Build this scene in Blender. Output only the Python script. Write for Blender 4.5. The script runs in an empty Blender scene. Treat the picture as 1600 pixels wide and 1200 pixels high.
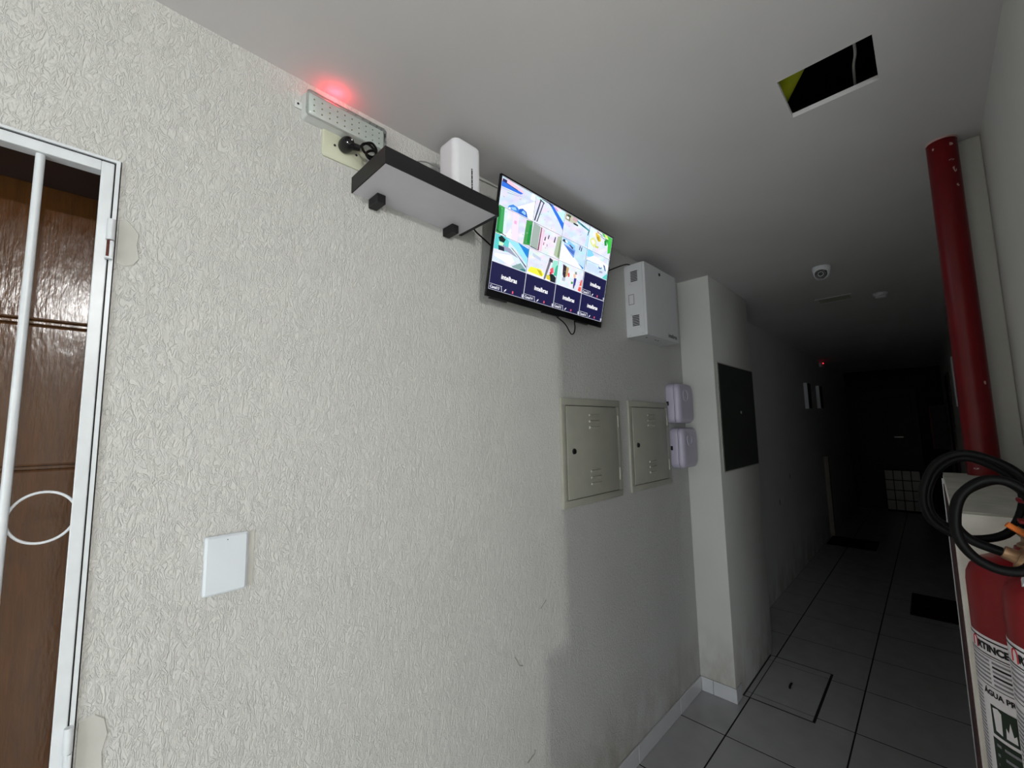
import bpy, bmesh, math, random
from mathutils import Vector, Matrix
random.seed(7)
S = bpy.context.scene
COL = S.collection
PI = math.pi

# ------------------------------------------------------------------ camera
CAM = Vector((1.08, 0.0, 1.5314))
R_ = Vector((0.7113503, 0.70260172, -0.01820932))
U_ = Vector((0.08557128, -0.06086309, 0.99447134))
F_ = Vector((-0.69760899, 0.70897568, 0.10341751))
cd = bpy.data.cameras.new('camera')
cd.sensor_fit = 'HORIZONTAL'; cd.sensor_width = 36.0
cd.lens = 658.49 / 1600 * 36.0
cd.clip_start = 0.02
cam = bpy.data.objects.new('camera', cd); COL.objects.link(cam)
cam.matrix_world = Matrix(((R_.x, U_.x, -F_.x, CAM.x), (R_.y, U_.y, -F_.y, CAM.y), (R_.z, U_.z, -F_.z, CAM.z), (0, 0, 0, 1)))
S.camera = cam

# ------------------------------------------------------------------ world, lamp, exposure
SKY_STRENGTH = 10.5
ADDED_DOOR_X = (1.90, 3.90)                 # unseen street door, added behind the camera to let in soft daylight
W = bpy.data.worlds.new('world'); S.world = W; W.use_nodes = True
W.node_tree.nodes['Background'].inputs['Color'].default_value = (0.86, 0.94, 1.0, 1)   # overcast daylight outside the added back door
W.node_tree.nodes['Background'].inputs['Strength'].default_value = SKY_STRENGTH
S.view_settings.view_transform = 'Standard'
S.view_settings.look = 'None'
S.view_settings.gamma = 1.0
S.view_settings.use_curve_mapping = False
S.view_settings.exposure = 0.0
LAMP_POS = (2.70, 0.02, 2.39)          # the bulb in the hall beside the corridor
LAMP_W = 70.0
SCREEN_STRENGTH = 1.2
ld = bpy.data.lights.new('hall_bulb', 'POINT'); ld.energy = LAMP_W; ld.color = (1.0, 0.99, 0.965)
ld.shadow_soft_size = 0.03
lo = bpy.data.objects.new('hall_bulb', ld); COL.objects.link(lo); lo.location = LAMP_POS
pd_ = bpy.data.lights.new('added_door_portal', 'AREA'); pd_.shape = 'RECTANGLE'; pd_.size = ADDED_DOOR_X[1] - ADDED_DOOR_X[0]; pd_.size_y = 2.1; pd_.cycles.is_portal = True
po = bpy.data.objects.new('added_door_portal', pd_); COL.objects.link(po); po.location = ((ADDED_DOOR_X[0] + ADDED_DOOR_X[1]) / 2, -4.58, 1.05); po.rotation_euler = (math.radians(90), 0, 0)
# red indicator diode on top of the emergency light
rd = bpy.data.lights.new('red_diode', 'POINT'); rd.energy = 0.11; rd.color = (1.0, 0.03, 0.06); rd.shadow_soft_size = 0.004
ro = bpy.data.objects.new('red_diode', rd); COL.objects.link(ro); ro.location = (0.022, 0.422, 2.418)
rd2 = bpy.data.lights.new('red_diode', 'POINT'); rd2.energy = 0.0005; rd2.color = (1.0, 0.03, 0.06); rd2.shadow_soft_size = 0.004
ro2 = bpy.data.objects.new('red_diode', rd2); COL.objects.link(ro2); ro2.location = (0.03, 7.6, 2.414)

ZC = 2.436
XR = 1.272          # right wall
YE = 0.74           # where the right wall ends and the hall opens

# ------------------------------------------------------------------ materials
def srgb(r, g, b):
    f = lambda c: (c / 255 / 12.92) if c / 255 <= 0.04045 else ((c / 255 + 0.055) / 1.055) ** 2.4
    return (f(r), f(g), f(b), 1)

class N:
    def __init__(s, name):
        s.m = bpy.data.materials.new(name); s.m.use_nodes = True
        s.t = s.m.node_tree; s.b = s.t.nodes['Principled BSDF']; s.l = s.t.links
    def n(s, typ, **k):
        x = s.t.nodes.new(typ)
        for a, v in k.items(): setattr(x, a, v)
        return x
    def link(s, a, b): s.l.new(a, b)
    def coord(s, scale=(1, 1, 1), out='Object'):
        c = s.n('ShaderNodeTexCoord'); m = s.n('ShaderNodeMapping'); m.inputs['Scale'].default_value = scale
        s.link(c.outputs[out], m.inputs['Vector']); return m.outputs['Vector']
    def noise(s, vec, scale, detail=4, rough=0.5, dist=0.0):
        x = s.n('ShaderNodeTexNoise'); x.inputs['Scale'].default_value = scale; x.inputs['Detail'].default_value = detail
        x.inputs['Roughness'].default_value = rough; x.inputs['Distortion'].default_value = dist
        s.link(vec, x.inputs['Vector']); return x.outputs['Fac']
    def math(s, op, a, b=None, c=None, clamp=False):
        x = s.n('ShaderNodeMath', operation=op); x.use_clamp = clamp
        for i, v in enumerate((a, b, c)):
            if v is None: continue
            if isinstance(v, (int, float)): x.inputs[i].default_value = v
            else: s.link(v, x.inputs[i])
        return x.outputs[0]
    def ramp(s, fac, stops):
        x = s.n('ShaderNodeValToRGB'); e = x.color_ramp.elements
        while len(e) < len(stops): e.new(0.5)
        for i, (p, c) in enumerate(stops): e[i].position = p; e[i].color = c
        s.link(fac, x.inputs['Fac']); return x.outputs['Color']
    def mix(s, fac, a, b):
        x = s.n('ShaderNodeMix', data_type='RGBA')
        for i, v in ((0, fac), (6, a), (7, b)):
            if isinstance(v, (int, float, tuple)): x.inputs[i].default_value = v
            else: s.link(v, x.inputs[i])
        return x.outputs[2]
    def bump(s, h, strength, dist):
        x = s.n('ShaderNodeBump'); x.inputs['Strength'].default_value = strength; x.inputs['Distance'].default_value = dist
        s.link(h, x.inputs['Height']); s.link(x.outputs['Normal'], s.b.inputs['Normal'])
    def set(s, color=None, rough=None, metal=None, spec=None, coat=None):
        for nme, v in (('Base Color', color), ('Roughness', rough), ('Metallic', metal), ('Specular IOR Level', spec), ('Coat Weight', coat)):
            if v is None: continue
            if isinstance(v, (int, float, tuple)): s.b.inputs[nme].default_value = v
            else: s.link(v, s.b.inputs[nme])
        return s.m

def simple(name, rgb, rough=0.5, metal=0.0, spec=0.5, var=0.06, scale=18, bump=0.0, bscale=200, coat=None):
    k = N(name); v = k.coord()
    f = k.noise(v, scale, 4)
    c = srgb(*rgb); lo_ = tuple(x * (1 - var) for x in c[:3]) + (1,); hi = tuple(min(1, x * (1 + var)) for x in c[:3]) + (1,)
    k.set(k.ramp(f, [(0.3, lo_), (0.7, hi)]), rough, metal, spec, coat)
    if bump: k.bump(k.noise(v, bscale, 3), bump, 0.0006)
    return k.m

def plaster(name, rgb, relief=1.0, grime=True, stretch=0.42, fine=1.0):
    k = N(name)
    v = k.coord((1, 1, stretch))
    n1 = k.noise(v, 74 * fine, 2.0, 0.45, 1.1)
    r1 = k.math('SUBTRACT', 1.0, k.math('MULTIPLY', k.math('ABSOLUTE', k.math('SUBTRACT', n1, 0.5)), 9.0), clamp=True)
    n2 = k.noise(k.coord((1, 1, 0.6)), 58 * fine, 2.0, 0.5, 1.8)
    r2 = k.math('SUBTRACT', 1.0, k.math('MULTIPLY', k.math('ABSOLUTE', k.math('SUBTRACT', n2, 0.47)), 10.0), clamp=True)
    r2 = k.math('POWER', r2, 1.5)
    h = k.math('MAXIMUM', k.math('MULTIPLY', r1, 0.8), r2)
    h = k.math('ADD', h, k.math('MULTIPLY', k.noise(k.coord((1, 1, 0.5)), 150, 2), 0.5))
    k.bump(h, 0.72 * relief, 0.0022)
    c = srgb(*rgb)
    big = k.noise(k.coord(), 2.2, 4)
    col = k.ramp(big, [(0.3, tuple(x * 0.94 for x in c[:3]) + (1,)), (0.7, c)])
    if grime:
        sep = k.n('ShaderNodeSeparateXYZ'); tc = k.n('ShaderNodeTexCoord'); k.link(tc.outputs['Object'], sep.inputs[0])
        low = k.math('SUBTRACT', 1.0, k.math('DIVIDE', sep.outputs['Z'], 0.42), clamp=True)
        dn = k.noise(k.coord((1, 1, 0.5)), 7, 5, 0.65)
        d = k.math('MULTIPLY', low, k.math('MULTIPLY', k.math('SUBTRACT', dn, 0.38), 2.6, clamp=True), clamp=True)
        col = k.mix(k.math('MULTIPLY', d, 0.75), col, srgb(120, 100, 72))
    k.set(col, 0.82, 0, 0.25)
    return k.m

M = {}
M['wall'] = plaster('cream_textured_plaster', (204, 203, 199), 1.0, fine=1.0)
M['wall_smooth'] = plaster('cream_fine_plaster', (214, 213, 207), 0.35, fine=1.8)
M['patch'] = simple('smooth_plaster_patch', (194, 193, 187), 0.85, 0, 0.2, 0.03, 30, 0.12, 90)
M['hallpaint'] = simple('hall_paint', (238, 237, 232), 0.85, 0, 0.2, 0.03, 3)
M['ceiling'] = simple('grey_white_ceiling_paint', (214, 211, 211), 0.9, 0, 0.2, 0.03, 2.5, 0.05, 60)
M['tile'] = simple('glazed_floor_tile', (178, 176, 178), 0.22, 0, 0.5, 0.06, 9)
M['grout'] = simple('dark_grout', (24, 21, 20), 0.9, 0, 0.2, 0.25, 40)
M['base_tile'] = simple('white_glazed_base_tile', (206, 205, 206), 0.22, 0, 0.5, 0.03, 12)
M['white_paint'] = simple('white_enamel_paint', (214, 218, 222), 0.32, 0, 0.5, 0.05, 24, 0.06, 120)
M['seam'] = simple('dark_seam', (46, 46, 46), 0.8, 0, 0.2)
M['rust'] = simple('rusty_steel', (92, 48, 40), 0.75, 0.2, 0.3, 0.35, 160)
M['black_melamine'] = simple('black_melamine', (24, 23, 25), 0.5, 0, 0.35, 0.12, 60)
M['white_board'] = simple('white_melamine_board', (208, 206, 212), 0.45, 0, 0.4, 0.02, 20)
M['white_plastic'] = simple('white_plastic', (224, 224, 228), 0.38, 0, 0.5, 0.015, 10)
M['blue_white_plastic'] = simple('cool_white_plastic', (212, 218, 224), 0.35, 0, 0.5, 0.015, 10)
M['cream_plastic'] = simple('cream_plastic', (200, 201, 178), 0.4, 0, 0.5, 0.02, 14)
M['lilac_plastic'] = simple('lilac_white_plastic', (188, 182, 200), 0.36, 0, 0.5, 0.02, 14)
M['grey_plastic'] = simple('light_grey_plastic', (206, 208, 206), 0.42, 0, 0.5, 0.03, 20)
M['led_board'] = simple('pale_circuit_board', (216, 222, 220), 0.5, 0, 0.4, 0.05, 40)
M['led'] = simple('unlit_diode', (150, 152, 120), 0.25, 0, 0.6, 0.1, 200)
M['black_plastic'] = simple('black_plastic', (14, 14, 17), 0.38, 0, 0.45, 0.15, 50)
M['black_gloss'] = simple('black_gloss_plastic', (10, 10, 14), 0.18, 0, 0.5, 0.1, 50)
M['rubber'] = simple('black_rubber', (7, 6, 6), 0.5, 0, 0.12, 0.2, 90)
M['grey_wire'] = simple('grey_cable_sheath', (120, 120, 118), 0.5, 0, 0.4)
M['white_wire'] = simple('white_cable_sheath', (196, 196, 192), 0.5, 0, 0.4)
M['panel_grey'] = simple('grey_green_steel_paint', (172, 170, 157), 0.42, 0.0, 0.5, 0.05, 14, 0.05, 160)
M['panel_dark'] = simple('charcoal_steel_paint', (46, 49, 45), 0.5, 0.0, 0.4, 0.08, 8)
M['steel'] = simple('bright_steel', (180, 180, 172), 0.32, 0.85, 0.5, 0.08, 60)
M['white_steel'] = simple('white_powder_coated_steel', (214, 214, 216), 0.5, 0, 0.4, 0.02, 20, 0.06, 400)
M['red'] = simple('red_enamel', (128, 7, 17), 0.34, 0, 0.3, 0.10, 9)
M['pipe_red'] = simple('dark_red_gloss_paint', (108, 5, 15), 0.3, 0, 0.32, 0.14, 12, 0.10, 60)
M['chip'] = simple('chipped_primer', (206, 176, 172), 0.7, 0, 0.3, 0.1, 80)
M['brass'] = simple('dull_brass', (158, 126, 96), 0.4, 0.7, 0.5, 0.2, 60)
M['orange'] = simple('orange_plastic', (214, 112, 40), 0.45, 0, 0.4)
M['label_white'] = simple('label_paper', (236, 232, 234), 0.4, 0, 0.4, 0.03, 40)
M['ink'] = simple('black_ink', (24, 22, 26), 0.5, 0, 0.3)
M['ink_grey'] = simple('grey_fine_print', (138, 136, 142), 0.5, 0, 0.3, 0.25, 500)
M['ink_red'] = simple('red_ink', (180, 30, 44), 0.5, 0, 0.3)
M['ink_green'] = simple('dark_green_ink', (28, 44, 30), 0.5, 0, 0.3)
M['mat'] = simple('dark_red_carpet', (52, 20, 24), 0.95, 0, 0.1, 0.3, 160, 0.4, 300)
M['yellow_green'] = simple('yellow_green_plastic', (190, 200, 40), 0.5, 0, 0.4, 0.1, 14)
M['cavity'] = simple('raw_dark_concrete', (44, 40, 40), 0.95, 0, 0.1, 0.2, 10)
M['concrete'] = simple('rough_whitewashed_concrete', (232, 230, 220), 0.9, 0, 0.2, 0.14, 14, 0.5, 110)
M['concrete_top'] = simple('worn_grey_concrete', (178, 176, 166), 0.9, 0, 0.2, 0.14, 16, 0.4, 120)
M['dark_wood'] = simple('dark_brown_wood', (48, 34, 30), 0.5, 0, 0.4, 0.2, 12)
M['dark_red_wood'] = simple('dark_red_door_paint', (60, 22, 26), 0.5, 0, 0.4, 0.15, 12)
M['far_tile'] = simple('white_wall_tile', (206, 200, 196), 0.3, 0, 0.5, 0.08, 6)
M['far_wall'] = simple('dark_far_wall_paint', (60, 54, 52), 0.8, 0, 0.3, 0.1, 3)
M['pale_trim'] = simple('pale_trim_paint', (150, 142, 128), 0.6, 0, 0.3, 0.08, 20)
M['scuff'] = simple('dark_scuff', (150, 147, 138), 0.9, 0, 0.1)

def mk_wood():
    k = N('varnished_door_wood')
    v = k.coord((1, 9, 0.7))
    g = k.noise(v, 9, 6, 0.62, 1.2)
    v2 = k.coord((1, 40, 1.2)); g2 = k.noise(v2, 12, 4, 0.6)
    f = k.math('ADD', k.math('MULTIPLY', g, 0.75), k.math('MULTIPLY', g2, 0.25))
    col = k.ramp(f, [(0.25, srgb(66, 38, 14)), (0.5, srgb(82, 49, 19)), (0.8, srgb(96, 59, 24))])
    k.set(col, k.ramp(g2, [(0.3, (0.13,) * 3 + (1,)), (0.7, (0.22,) * 3 + (1,))]), 0, 0.45, 0.1)
    k.b.inputs['Coat Roughness'].default_value = 0.14
    k.bump(k.math('ADD', k.math('MULTIPLY', g2, 0.25), k.noise(k.coord((1, 1, 0.3)), 120, 2)), 0.45, 0.0016)
    return k.m
M['wood'] = mk_wood()

def mk_cover():
    k = N('clear_plastic_cover')
    t = k.n('ShaderNodeBsdfTransparent'); t.inputs['Color'].default_value = (0.93, 0.95, 0.94, 1)
    g = k.n('ShaderNodeBsdfGlossy'); g.inputs['Roughness'].default_value = 0.08
    fr = k.n('ShaderNodeFresnel'); fr.inputs['IOR'].default_value = 1.45
    mx = k.n('ShaderNodeMixShader')
    fz = k.math('ADD', fr.outputs[0], k.math('MULTIPLY', k.noise(k.coord(), 60, 2), 0.05))
    k.link(fz, mx.inputs[0]); k.link(t.outputs[0], mx.inputs[1]); k.link(g.outputs[0], mx.inputs[2])
    k.link(mx.outputs[0], k.t.nodes['Material Output'].inputs['Surface'])
    return k.m
M['cover'] = mk_cover()

def mk_screen():
    k = N('lit_screen_picture')
    a = k.n('ShaderNodeAttribute', attribute_name='picture')
    k.b.inputs['Base Color'].default_value = (0.01, 0.01, 0.012, 1); k.b.inputs['Roughness'].default_value = 0.3
    k.link(a.outputs['Color'], k.b.inputs['Emission Color']); k.b.inputs['Emission Strength'].default_value = SCREEN_STRENGTH
    return k.m
M['screen'] = mk_screen()

def emit(name, rgb, st):
    k = N(name); k.b.inputs['Base Color'].default_value = srgb(*rgb); k.b.inputs['Emission Color'].default_value = srgb(*rgb)
    k.b.inputs['Emission Strength'].default_value = st; return k.m
M['red_led'] = emit('glowing_red_diode', (255, 40, 60), 3.0)
M['bulb'] = emit('glowing_bulb', (255, 250, 240), 6.0)

# ------------------------------------------------------------------ mesh helpers
def box(bm, x0, x1, y0, y1, z0, z1, bev=0.0, seg=2):
    vs = [bm.verts.new((x, y, z)) for x in (x0, x1) for y in (y0, y1) for z in (z0, z1)]
    q = [(0, 1, 3, 2), (4, 6, 7, 5), (0, 4, 5, 1), (2, 3, 7, 6), (0, 2, 6, 4), (1, 5, 7, 3)]
    fs = [bm.faces.new([vs[i] for i in f]) for f in q]
    if bev:
        es = list({e for f in fs for e in f.edges})
        bmesh.ops.bevel(bm, geom=es, offset=bev, segments=seg, affect='EDGES', profile=0.5)

def frame_of(d):
    d = d.normalized(); a = Vector((0, 0, 1)) if abs(d.z) < 0.9 else Vector((1, 0, 0))
    u = d.cross(a).normalized(); return u, d.cross(u)

def cyl(bm, p0, p1, r0, r1=None, n=24):
    r1 = r0 if r1 is None else r1
    p0, p1 = Vector(p0), Vector(p1); u, v = frame_of(p1 - p0)
    a = [bm.verts.new(p0 + (u * math.cos(2 * PI * i / n) + v * math.sin(2 * PI * i / n)) * r0) for i in range(n)]
    b = [bm.verts.new(p1 + (u * math.cos(2 * PI * i / n) + v * math.sin(2 * PI * i / n)) * r1) for i in range(n)]
    for i in range(n): bm.faces.new((a[i], a[(i + 1) % n], b[(i + 1) % n], b[i]))
    bm.faces.new(a[::-1]); bm.faces.new(b)

def spline(pts, k=6, closed=False):
    p = [Vector(q) for q in pts]; n = len(p); out = []
    for i in range(n if closed else n - 1):
        if closed: a, b, c, d = p[i - 1], p[i], p[(i + 1) % n], p[(i + 2) % n]
        else: a, b, c, d = p[max(i - 1, 0)], p[i], p[i + 1], p[min(i + 2, n - 1)]
        for j in range(k):
            t = j / k
            out.append(0.5 * (2 * b + (c - a) * t + (2 * a - 5 * b + 4 * c - d) * t * t + (3 * b - a - 3 * c + d) * t ** 3))
    if not closed: out.append(p[-1])
    return out

def tube(bm, pts, r, n=10, k=6, closed=False):
    P = spline(pts, k, closed) if k > 1 else [Vector(q) for q in pts]
    L = len(P); rings = []; u = None
    for i in range(L):
        d = (P[(i + 1) % L] - P[i - 1]) if closed or 0 < i < L - 1 else (P[1] - P[0] if i == 0 else P[-1] - P[-2])
        d.normalize()
        if u is None: u = frame_of(d)[0]
        u = (u - d * u.dot(d)).normalized(); v = d.cross(u)
        rings.append([bm.verts.new(P[i] + (u * math.cos(2 * PI * j / n) + v * math.sin(2 * PI * j / n)) * r) for j in range(n)])
    for i in range(L if closed else L - 1):
        a, b = rings[i], rings[(i + 1) % L]
        for j in range(n): bm.faces.new((a[j], a[(j + 1) % n], b[(j + 1) % n], b[j]))
    if not closed: bm.faces.new(rings[0][::-1]); bm.faces.new(rings[-1])

def lathe(bm, prof, c, n=40):
    rings = []
    for r, z in prof:
        rings.append([bm.verts.new((c[0] + r * math.cos(2 * PI * j / n), c[1] + r * math.sin(2 * PI * j / n), z)) for j in range(n)])
    for a, b in zip(rings, rings[1:]):
        for j in range(n): bm.faces.new((a[j], a[(j + 1) % n], b[(j + 1) % n], b[j]))
    bm.faces.new(rings[0][::-1]); bm.faces.new(rings[-1])

def rrect(w, h, r, n=6):
    o = []
    for cx, cy, a0 in ((w / 2 - r, h / 2 - r, 0), (-w / 2 + r, h / 2 - r, 90), (-w / 2 + r, -h / 2 + r, 180), (w / 2 - r, -h / 2 + r, 270)):
        for i in range(n + 1):
            a = math.radians(a0 + 90 * i / n); o.append((cx + r * math.cos(a), cy + r * math.sin(a)))
    return o

def stack(bm, loops):
    """skin a list of vertex loops (equal length) and cap both ends"""
    R = [[bm.verts.new(p) for p in l] for l in loops]; n = len(R[0])
    for a, b in zip(R, R[1:]):
        for j in range(n): bm.faces.new((a[j], a[(j + 1) % n], b[(j + 1) % n], b[j]))
    bm.faces.new(R[0][::-1]); bm.faces.new(R[-1])

def obj(name, bm, mat, parent=None, smooth=False, local=False):
    me = bpy.data.meshes.new(name)
    bmesh.ops.recalc_face_normals(bm, faces=bm.faces)
    if parent is not None and not local:
        root = parent
        off = Vector((0, 0, 0))
        while root is not None: off += root.location; root = root.parent
        bmesh.ops.translate(bm, verts=bm.verts, vec=-off)
    bm.to_mesh(me); bm.free()
    for x in (mat if isinstance(mat, (list, tuple)) else [mat]): me.materials.append(x)
    if smooth:
        me.polygons.foreach_set('use_smooth', [True] * len(me.polygons)); me.set_sharp_from_angle(angle=math.radians(38))
    o = bpy.data.objects.new(name, me); COL.objects.link(o)
    if parent is not None: o.parent = parent
    return o

def B(): return bmesh.new()
def bx(name, mat, parent, *a, bev=0.0, smooth=False, local=False):
    b = B(); box(b, *a, bev=bev); return obj(name, b, mat, parent, smooth, local)
def cy(name, mat, parent, p0, p1, r0, r1=None, n=24, local=False):
    b = B(); cyl(b, p0, p1, r0, r1, n); return obj(name, b, mat, parent, True, local)
def tb(name, mat, parent, pts, r, n=10, k=6, closed=False, local=False):
    b = B(); tube(b, pts, r, n, k, closed); return obj(name, b, mat, parent, True, local)

def tag(o, label, cat=None, group=None, kind=None):
    o['label'] = label
    if cat: o['category'] = cat
    if group: o['group'] = group
    if kind: o['kind'] = kind
    return o
def thing(name, loc, label, cat, group=None):
    o = bpy.data.objects.new(name, None); o.empty_display_size = 0.05; COL.objects.link(o); o.location = loc
    return tag(o, label, cat, group)
def structure(o, label, cat): return tag(o, label, cat, None, 'structure')

def text_mesh(body, size, bold=0.0, align='LEFT', extrude=0.0):
    c = bpy.data.curves.new('writing', 'FONT'); c.body = body; c.size = size; c.align_x = align; c.align_y = 'CENTER'
    c.offset = bold * size; c.extrude = extrude; c.resolution_u = 3
    o = bpy.data.objects.new('writing', c); COL.objects.link(o)
    bpy.context.view_layer.update()
    me = bpy.data.meshes.new_from_object(o.evaluated_get(bpy.context.evaluated_depsgraph_get()))
    bpy.data.objects.remove(o); bpy.data.curves.remove(c)
    return me

def text_bm(body, size, fn, bold=0.0, align='LEFT', sub=0):
    me = text_mesh(body, size, bold, align); b = B(); b.from_mesh(me); bpy.data.meshes.remove(me)
    bmesh.ops.triangulate(b, faces=b.faces)
    for v in b.verts: v.co = Vector(fn(v.co.x, v.co.y))
    return b

# ================================================================== THE SETTING
b = B()
box(b, -0.26, 0, -4.5, -0.86, 0, ZC); box(b, -0.26, 0, -0.86, 0.0225, 2.061, ZC); box(b, -0.26, 0, 0.0225, 10.0, 0, ZC)
wall_left = structure(obj('wall_left', b, M['wall']), 'long cream wall with worm-like textured plaster on the left of the corridor', 'wall')
for q in ([(0.001, 1.086, .749), (0.0015, 1.098, .733), (0.0015, 1.108, .716), (0.001, 1.124, .709)],
          [(0.001, 1.178, .412), (0.0015, 1.176, .402), (0.0015, 1.158, .396), (0.001, 1.14, .389)],
          [(0.001, 1.259, .889), (0.0015, 1.243, .879), (0.001, 1.226, .866)]):
    tb('wall_scuff', M['scuff'], wall_left, q, 0.0014, 6, 4)
for pts in ([(.024, 1.945), (.034, 1.951), (.046, 1.938), (.055, 1.925), (.053, 1.90), (.058, 1.873), (.05, 1.858), (.036, 1.852), (.024, 1.856)],
            [(.024, 1.047), (.045, 1.05), (.058, 1.038), (.064, 1.01), (.058, .98), (.06, .95), (.024, .93)]):
    b = B(); v0 = [b.verts.new((-0.001, y, z)) for y, z in pts]; cy0, cz0 = sum(p[0] for p in pts) / len(pts), sum(p[1] for p in pts) / len(pts)
    v1 = [b.verts.new((0.002, cy0 + (y - cy0) * .93, cz0 + (z - cz0) * .93)) for y, z in pts]
    for q in range(len(pts)): b.faces.new((v0[q - 1], v0[q], v1[q], v1[q - 1]))
    b.faces.new(v1); obj('plaster_patch', b, M['patch'], wall_left)

structure(bx('wall_pillar', M['wall_smooth'], None, 0.0, 0.193, 2.62, 3.37, 0, ZC, bev=0.004, smooth=True), 'cream plastered pillar projecting from the left wall, dark panel on its side', 'pillar')
b = B(); box(b, XR, 1.42, YE, 10.0, 0, ZC); box(b, XR, 1.42, 0.67, YE, 0, 1.49)  # second box: low ledge added out of view to step the cast shadow edge
structure(obj('wall_right', b, M['wall_smooth']), 'cream wall on the right of the corridor behind the red pipe', 'wall')
structure(bx('wall_stub', M['wall_smooth'], None, 1.192, XR, 1.955, 2.30, 0, ZC, bev=0.003), 'narrow plastered wall pier standing right behind the red pipe', 'pier')
# half-height wall behind the extinguishers
low = B(); box(low, 1.0945, XR, 1.15, 1.955, 0, 1.36, bev=0.006)
low = structure(obj('wall_low', low, M['concrete'], None, True), 'rough whitewashed half-height wall the red pipe runs down into', 'low wall')
b = B(); box(b, 1.0955, XR, 1.152, 1.954, 1.359, 1.3635, bev=0.001); obj('wall_cap', b, M['concrete_top'], low)
b = B(); box(b, 1.0925, 1.0945, 1.19, 1.83, 0.0, 1.34); obj('painted_side', b, M['dark_red_wood'], low)
b = B(); box(b, 1.0905, 1.0945, 1.83, 1.85, 0.0, 1.355); obj('corner_bead', b, M['white_paint'], low)

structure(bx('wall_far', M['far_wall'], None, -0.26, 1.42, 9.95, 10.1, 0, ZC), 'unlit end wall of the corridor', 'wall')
b = B()
for a in ((-0.26, ADDED_DOOR_X[0], 0, ZC), (ADDED_DOOR_X[1], 4.35, 0, ZC), (ADDED_DOOR_X[0], ADDED_DOOR_X[1], 2.1, ZC)): box(b, a[0], a[1], -4.65, -4.5, a[2], a[3])
structure(bx('pavement', M['concrete_top'], None, -2.0, 8.0, -10.0, -4.65, -0.06, -0.01), 'plain unseen pavement outside the street door added behind the camera for daylight', 'pavement')
structure(obj('wall_back', b, M['hallpaint']), 'plain wall behind the camera', 'wall')
structure(bx('wall_hall', M['hallpaint'], None, 1.42, 4.35, YE, 0.9, 0, ZC), 'plain hall wall beside the corridor', 'wall')
structure(bx('wall_end', M['hallpaint'], None, 4.2, 4.35, -4.5, YE, 0, ZC), 'plain wall at the end of the hall', 'wall')

# ceiling with the square hole (x .868-1.060, y 1.248-1.432)
hx0, hx1, hy0, hy1 = 0.867, 1.061, 1.247, 1.432
b = B()
for a in ((-0.26, 4.35, -4.65, hy0), (-0.26, 4.35, hy1, 10.1), (-0.26, hx0, hy0, hy1), (hx1, 4.35, hy0, hy1)):
    box(b, a[0], a[1], a[2], a[3], ZC, ZC + 0.014)
ceil = structure(obj('ceiling', b, M['ceiling']), 'grey-white plaster ceiling with a rectangular hole cut in it', 'ceiling')
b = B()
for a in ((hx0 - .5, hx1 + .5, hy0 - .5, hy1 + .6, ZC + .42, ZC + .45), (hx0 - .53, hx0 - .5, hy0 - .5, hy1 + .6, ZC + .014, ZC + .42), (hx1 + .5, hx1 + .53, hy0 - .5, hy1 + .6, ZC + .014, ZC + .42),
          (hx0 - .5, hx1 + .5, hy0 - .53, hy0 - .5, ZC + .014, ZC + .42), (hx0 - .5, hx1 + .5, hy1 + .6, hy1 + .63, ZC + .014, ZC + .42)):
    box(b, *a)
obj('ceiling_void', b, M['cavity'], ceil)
tag(tb('conduit', M['yellow_green'], None, [(1.02, 1.089, 2.525), (0.878, 1.337, 2.525), (0.815, 1.447, 2.525), (0.70, 1.648, 2.525)], 0.042, 14), 'yellow-green conduit crossing the corner of the ceiling hole', 'conduit')
tag(tb('cable', M['white_wire'], None, [(1.045, 1.22, 2.475), (1.026, 1.30, 2.515), (1.022, 1.40, 2.52), (1.012, 1.47, 2.52), (1.008, 1.62, 2.50), (1.02, 1.8, 2.47)], 0.0034, 8), 'curved white cable seen inside the right half of the ceiling hole', 'cable')
tag(tb('cable', M['grey_wire'], None, [(0.80, 1.42, 2.47), (0.853, 1.455, 2.47), (0.885, 1.50, 2.475), (0.96, 1.60, 2.48)], 0.0022, 8), 'thin grey cable at the lower left corner of the ceiling hole', 'cable')

# floor: grout bed, then the tiles one by one (cut where they meet the walls and the inspection cover)
floor = structure(bx('floor', M['grout'], None, -0.26, 4.35, -4.65, 10.1, -0.05, -0.0008), 'light glazed tile floor with dark grout', 'floor')
LID = (0.193, 0.531, 2.722, 3.302)
TX, TY, G = 0.459, 0.4535, 0.0034
def cut(rects, hole):
    out = []
    hx0, hx1, hy0, hy1 = hole
    for x0, x1, y0, y1 in rects:
        if x1 <= hx0 or x0 >= hx1 or y1 <= hy0 or y0 >= hy1: out.append((x0, x1, y0, y1)); continue
        if y0 < hy0: out.append((x0, x1, y0, hy0))
        if y1 > hy1: out.append((x0, x1, hy1, y1))
        a, c = max(y0, hy0), min(y1, hy1)
        if x0 < hx0: out.append((x0, hx0, a, c))
        if x1 > hx1: out.append((hx1, x1, a, c))
    return [r for r in out if r[1] - r[0] > 0.004 and r[3] - r[2] > 0.004]
shared = {}
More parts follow.
